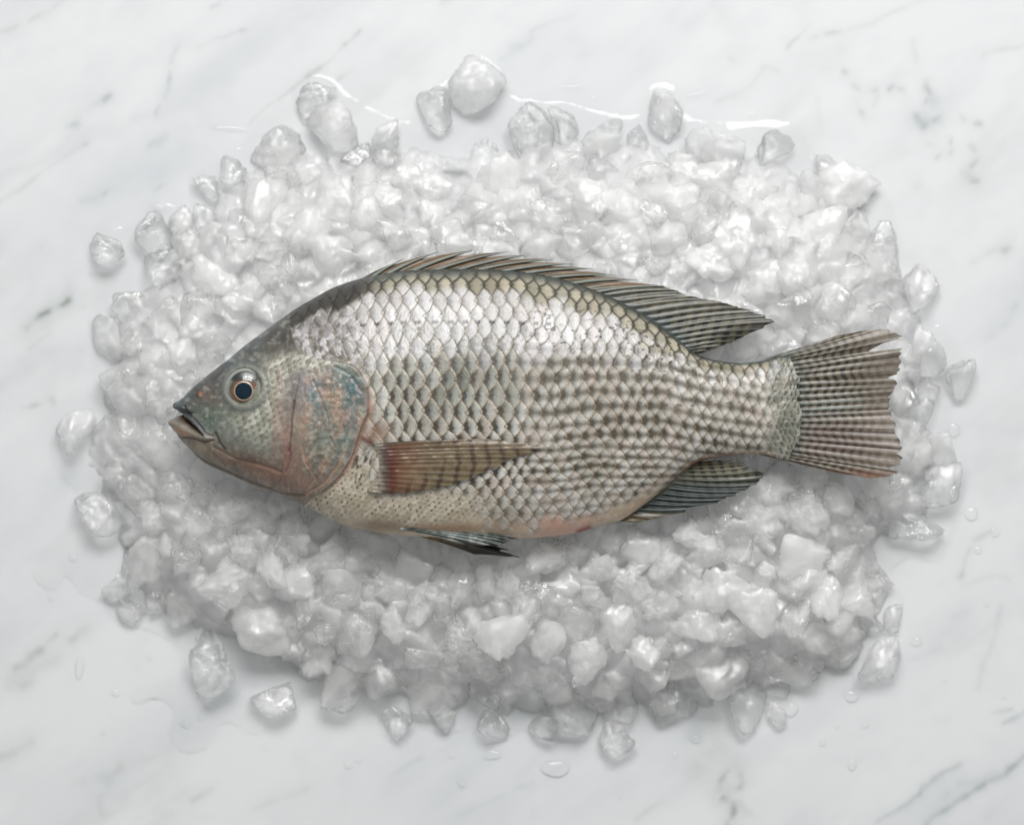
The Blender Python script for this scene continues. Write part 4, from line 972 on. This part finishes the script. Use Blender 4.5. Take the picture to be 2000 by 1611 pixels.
def dorsal_z(X, Y, q, s):
    saw = dors_saw(s); return ZM - 2 - 10*q + np.where(s < .585, 3.5*(saw-.5)*np.sin(np.pi*np.clip(q, 0, 1)), 2*np.sin(s*40)*q)
def build_dorsal():
    B = np.array(DB); T = np.array(DT)
    o = fin('dorsal_fin', DB, DT, 70, 900, dorsal_z, dorsal_col, 31, fray=.045, teeth=0.0, ridge=.8, bend=-.05)
    # membrane cut back behind every spine
    me = o.data; co = np.zeros(len(me.vertices)*3, np.float32); me.vertices.foreach_get('co', co); co = co.reshape(2, 70, -1, 3)
    s = np.linspace(0, 1, co.shape[2]); saw = np.where(s < spine_s[-1], dors_saw(s), 1); saw = np.where(s < spine_s[0], 1, saw)
    cut = 1 - .30*(1-saw)**1.5*(s < spine_s[-1])
    base = co[:, :1]; co = base + (co-base)*cut[None, None, :, None]
    me.vertices.foreach_set('co', co.ravel()); me.update()
    for k, sv in enumerate(spine_s):
        b = np.array([np.interp(sv, B[:, 0], B[:, 1]), np.interp(sv, B[:, 0], B[:, 2])]); t = np.array([np.interp(sv, T[:, 0], T[:, 1]), np.interp(sv, T[:, 0], T[:, 2])])
        q = np.linspace(0, 1.0, 10); d = t-b; nrm = np.array([-d[1], d[0]])
        pts = [b+d*v+nrm*(-.05)*v*(1-v)*2 for v in q]
        tube('fin_spine', pts, 3.6, .7, [ZM+1-10*v for v in q], M_fin, C(140, 146, 138), o)
    return o
build_dorsal()

# anal fin
AB = [(0,1208,1017),(.1,1228,1000),(.3,1268,972),(.5,1302,946),(.7,1328,925),(.85,1345,910),(1,1362,900)]
AT = [(0,1243,1020),(.05,1300,1010),(.08,1275,1014),(.12,1345,1000),(.17,1352,990),(.25,1412,982),(.32,1418,975),(.40,1440,968),(.5,1474,952),(.57,1492,942),(.64,1506,928),(.7,1488,916),(.76,1470,911),(.8,1452,908),(.86,1462,902),(.9,1420,904),(.95,1438,899),(1,1395,899)]
def anal_col(X, Y, q, s, fr, rp):
    n = fbm(X/10, Y/10, o=3); ray = gauss(fr-np.round(fr), .17)
    base = mixc(C(54, 64, 62), C(80, 88, 84), sm(-.3, .3, n))
    up = sm(.45, .8, s); base = mixc(base, C(150, 142, 116), up*.85)
    bar = sm(-.1, .5, np.cos(2*np.pi*(X-.35*Y+4*n)/21.))
    c = mixc(base, C(28, 32, 28), bar*(.35+.5*up)*(1-ray)); c = mixc(c, C(120, 136, 136), ray*.45*(1-.5*up))
    c = mixc(c, C(26, 30, 28), sm(.80, .98, q)*.75); c = mixc(c, C(150, 130, 100), sm(.16, .03, s)*.85); c = mixc(c, C(150, 150, 134), sm(.16, .0, q)*.7)
    return c
fin('anal_fin', AB, AT, 80, 320, lambda X, Y, q, s: ZM-4-6*q+3*np.sin(s*20)*q, anal_col, 13, fray=.05, teeth=.035, ridge=2.2, bend=.06,
    label='dark blue-grey anal fin with pale spots')
# pelvic fins
_b2x = np.arange(750, 1040, 8.0); _b2y = np.arange(1000, 1100, 4.0)
_t2 = np.array([[skin_z(x, y) if y < curve(FB, np.array([x]))[0] else 2-0.35*(y-curve(FB, np.array([x]))[0]) for y in _b2y] for x in _b2x])
def lut2(X, Y):
    i = np.clip((X-750)/8, 0, len(_b2x)-1.001); j = np.clip((Y-1000)/4, 0, len(_b2y)-1.001); i0, j0 = i.astype(int), j.astype(int); a, b = i-i0, j-j0
    return _t2[i0, j0]*(1-a)*(1-b)+_t2[i0+1, j0]*a*(1-b)+_t2[i0, j0+1]*(1-a)*b+_t2[i0+1, j0+1]*a*b
def pelv_col(dk):
    def f(X, Y, q, s, fr, rp):
        n = fbm(X/10, Y/6, o=3); ray = gauss(fr-np.round(fr), .18)
        c = mixc(C(222, 228, 226), C(160, 168, 164), sm(-.3, .3, n)) if not dk else mixc(C(160, 138, 104), C(116, 104, 80), sm(-.3, .3, n))
        c = mixc(c, C(30, 32, 26), sm(.25 if dk else .62, .85 if dk else .98, q+.1*n)*.9); c = mixc(c, C(60, 50, 32), sm(.75, 1., s)*.6*(1-dk)); c = mixc(c, C(160, 170, 168), ray*.35*(1-dk))
        return c
    return f
fin('pelvic_fin', [(0,795,1036),(1,778,1038)], [(0,985,1064),(.2,975,1072),(.35,998,1076),(.5,985,1080),(.7,1028,1093),(.9,1000,1091),(1,930,1086)], 60, 110,
    lambda X, Y, q, s: ZM+16-42*q, pelv_col(1), 7, fray=.05, ridge=1.6, bend=-.05, label='darker lower pelvic fin with a long pointed tip')
fin('pelvic_fin', [(0,784,1028),(1,784,1032)], [(0,1018,1051),(.2,1000,1054),(.35,990,1052),(.5,1000,1059),(.75,972,1066),(1,900,1062)], 60, 110,
    lambda X, Y, q, s: ZM+44-16*q, pelv_col(0), 6, fray=.03, ridge=2.4, bend=-.05, label='glossy grey upper pelvic fin')
# pectoral fin
PB = [(0,722,866),(.25,733,884),(.5,737,908),(.75,734,934),(1,722,956)]
PT = [(0,880,858),(.06,960,855),(.13,1012,859),(.21,1096,874),(.30,1060,881),(.38,1040,890),(.46,1012,898),(.53,1004,906),(.60,965,922),(.68,930,934),(.76,898,946),(.85,850,956),(.92,800,962),(1,752,963)]
def pect_col(X, Y, q, s, fr, rp):
    n = fbm(X/14, Y/8, o=3); ray = gauss(fr-np.round(fr), .2)
    c = mixc(C(164, 148, 120), C(142, 126, 100), sm(-.3, .3, n)); c = mixc(c, C(182, 172, 138), sm(.45, .95, s)*.55); c = mixc(c, C(138, 118, 98), sm(.35, .1, s)*.5)
    c = mixc(c, C(98, 70, 50), sm(748, 775, X)*gauss(fr-.5, .2)*.45*(.6+.8*vnoise(rp.round()*1.7, q*5))); c = mixc(c, C(112, 84, 62), .5*np.clip(vnoise(rp*6.1, q*3), 0, 1)*sm(.15, .5, q))
    bar = sm(.35, .9, np.cos(2*np.pi*(X-.55*(Y-900)*np.sign(.5-s)*.4+5*n)/29.))
    c = mixc(c, C(74, 52, 36), bar*sm(.35, .6, q)*.70)
    c = mixc(c, C(112, 50, 40), gauss((X-768)/20, 1.)*sm(0, .3, s)*(1-.35*sm(.8, 1, s))*.85); c = mixc(c, C(160, 100, 76), gauss((X-800)/32, 1.)*.35)
    c = mixc(c, C(92, 50, 40), gauss((X-752)/8, 1.)*.6)
    c = mixc(c, C(124, 112, 112), sm(772, 756, X+4*n)*.7); c = mixc(c, C(196, 188, 174), sm(760, 742, X+6*n)); c = mixc(c, C(90, 84, 74), .6*sm(762, 742, X)*sm(.2, .5, fbm(X/5, Y/5, o=2)*1.5)); c = mixc(c, C(206, 200, 190), ray*.34*sm(760, 830, X)*(.4+.9*np.abs(vnoise(rp.round()*2.3, q*3)))); c = mixc(c, C(176, 180, 176), gauss(s-.01, .02)*.7)
    return c
_by = np.arange(840, 980, 6.0); _bx = np.arange(700, 1090, 8.0)
_tab = np.array([[skin_z(x, y) for y in _by] for x in _bx])
def skin_lut(X, Y):
    i = np.clip((X-_bx[0])/8, 0, len(_bx)-1.001); j = np.clip((Y-_by[0])/6, 0, len(_by)-1.001); i0, j0 = i.astype(int), j.astype(int); a, b = i-i0, j-j0
    return _tab[i0, j0]*(1-a)*(1-b)+_tab[i0+1, j0]*a*(1-b)+_tab[i0, j0+1]*(1-a)*b+_tab[i0+1, j0+1]*a*b
fin('pectoral_fin', PB, PT, 110, 300, lambda X, Y, q, s: ZM+skin_lut(X, Y)-3+7.5*sm(0, .08, q)+9*np.sin(np.pi*np.clip(q, 0, 1))*(1-s*.5), pect_col, 13, fray=.10, ridge=0.55, bend=-.02,
    label='translucent brown pectoral fin with a red base')
print('chunks', len(chunks))
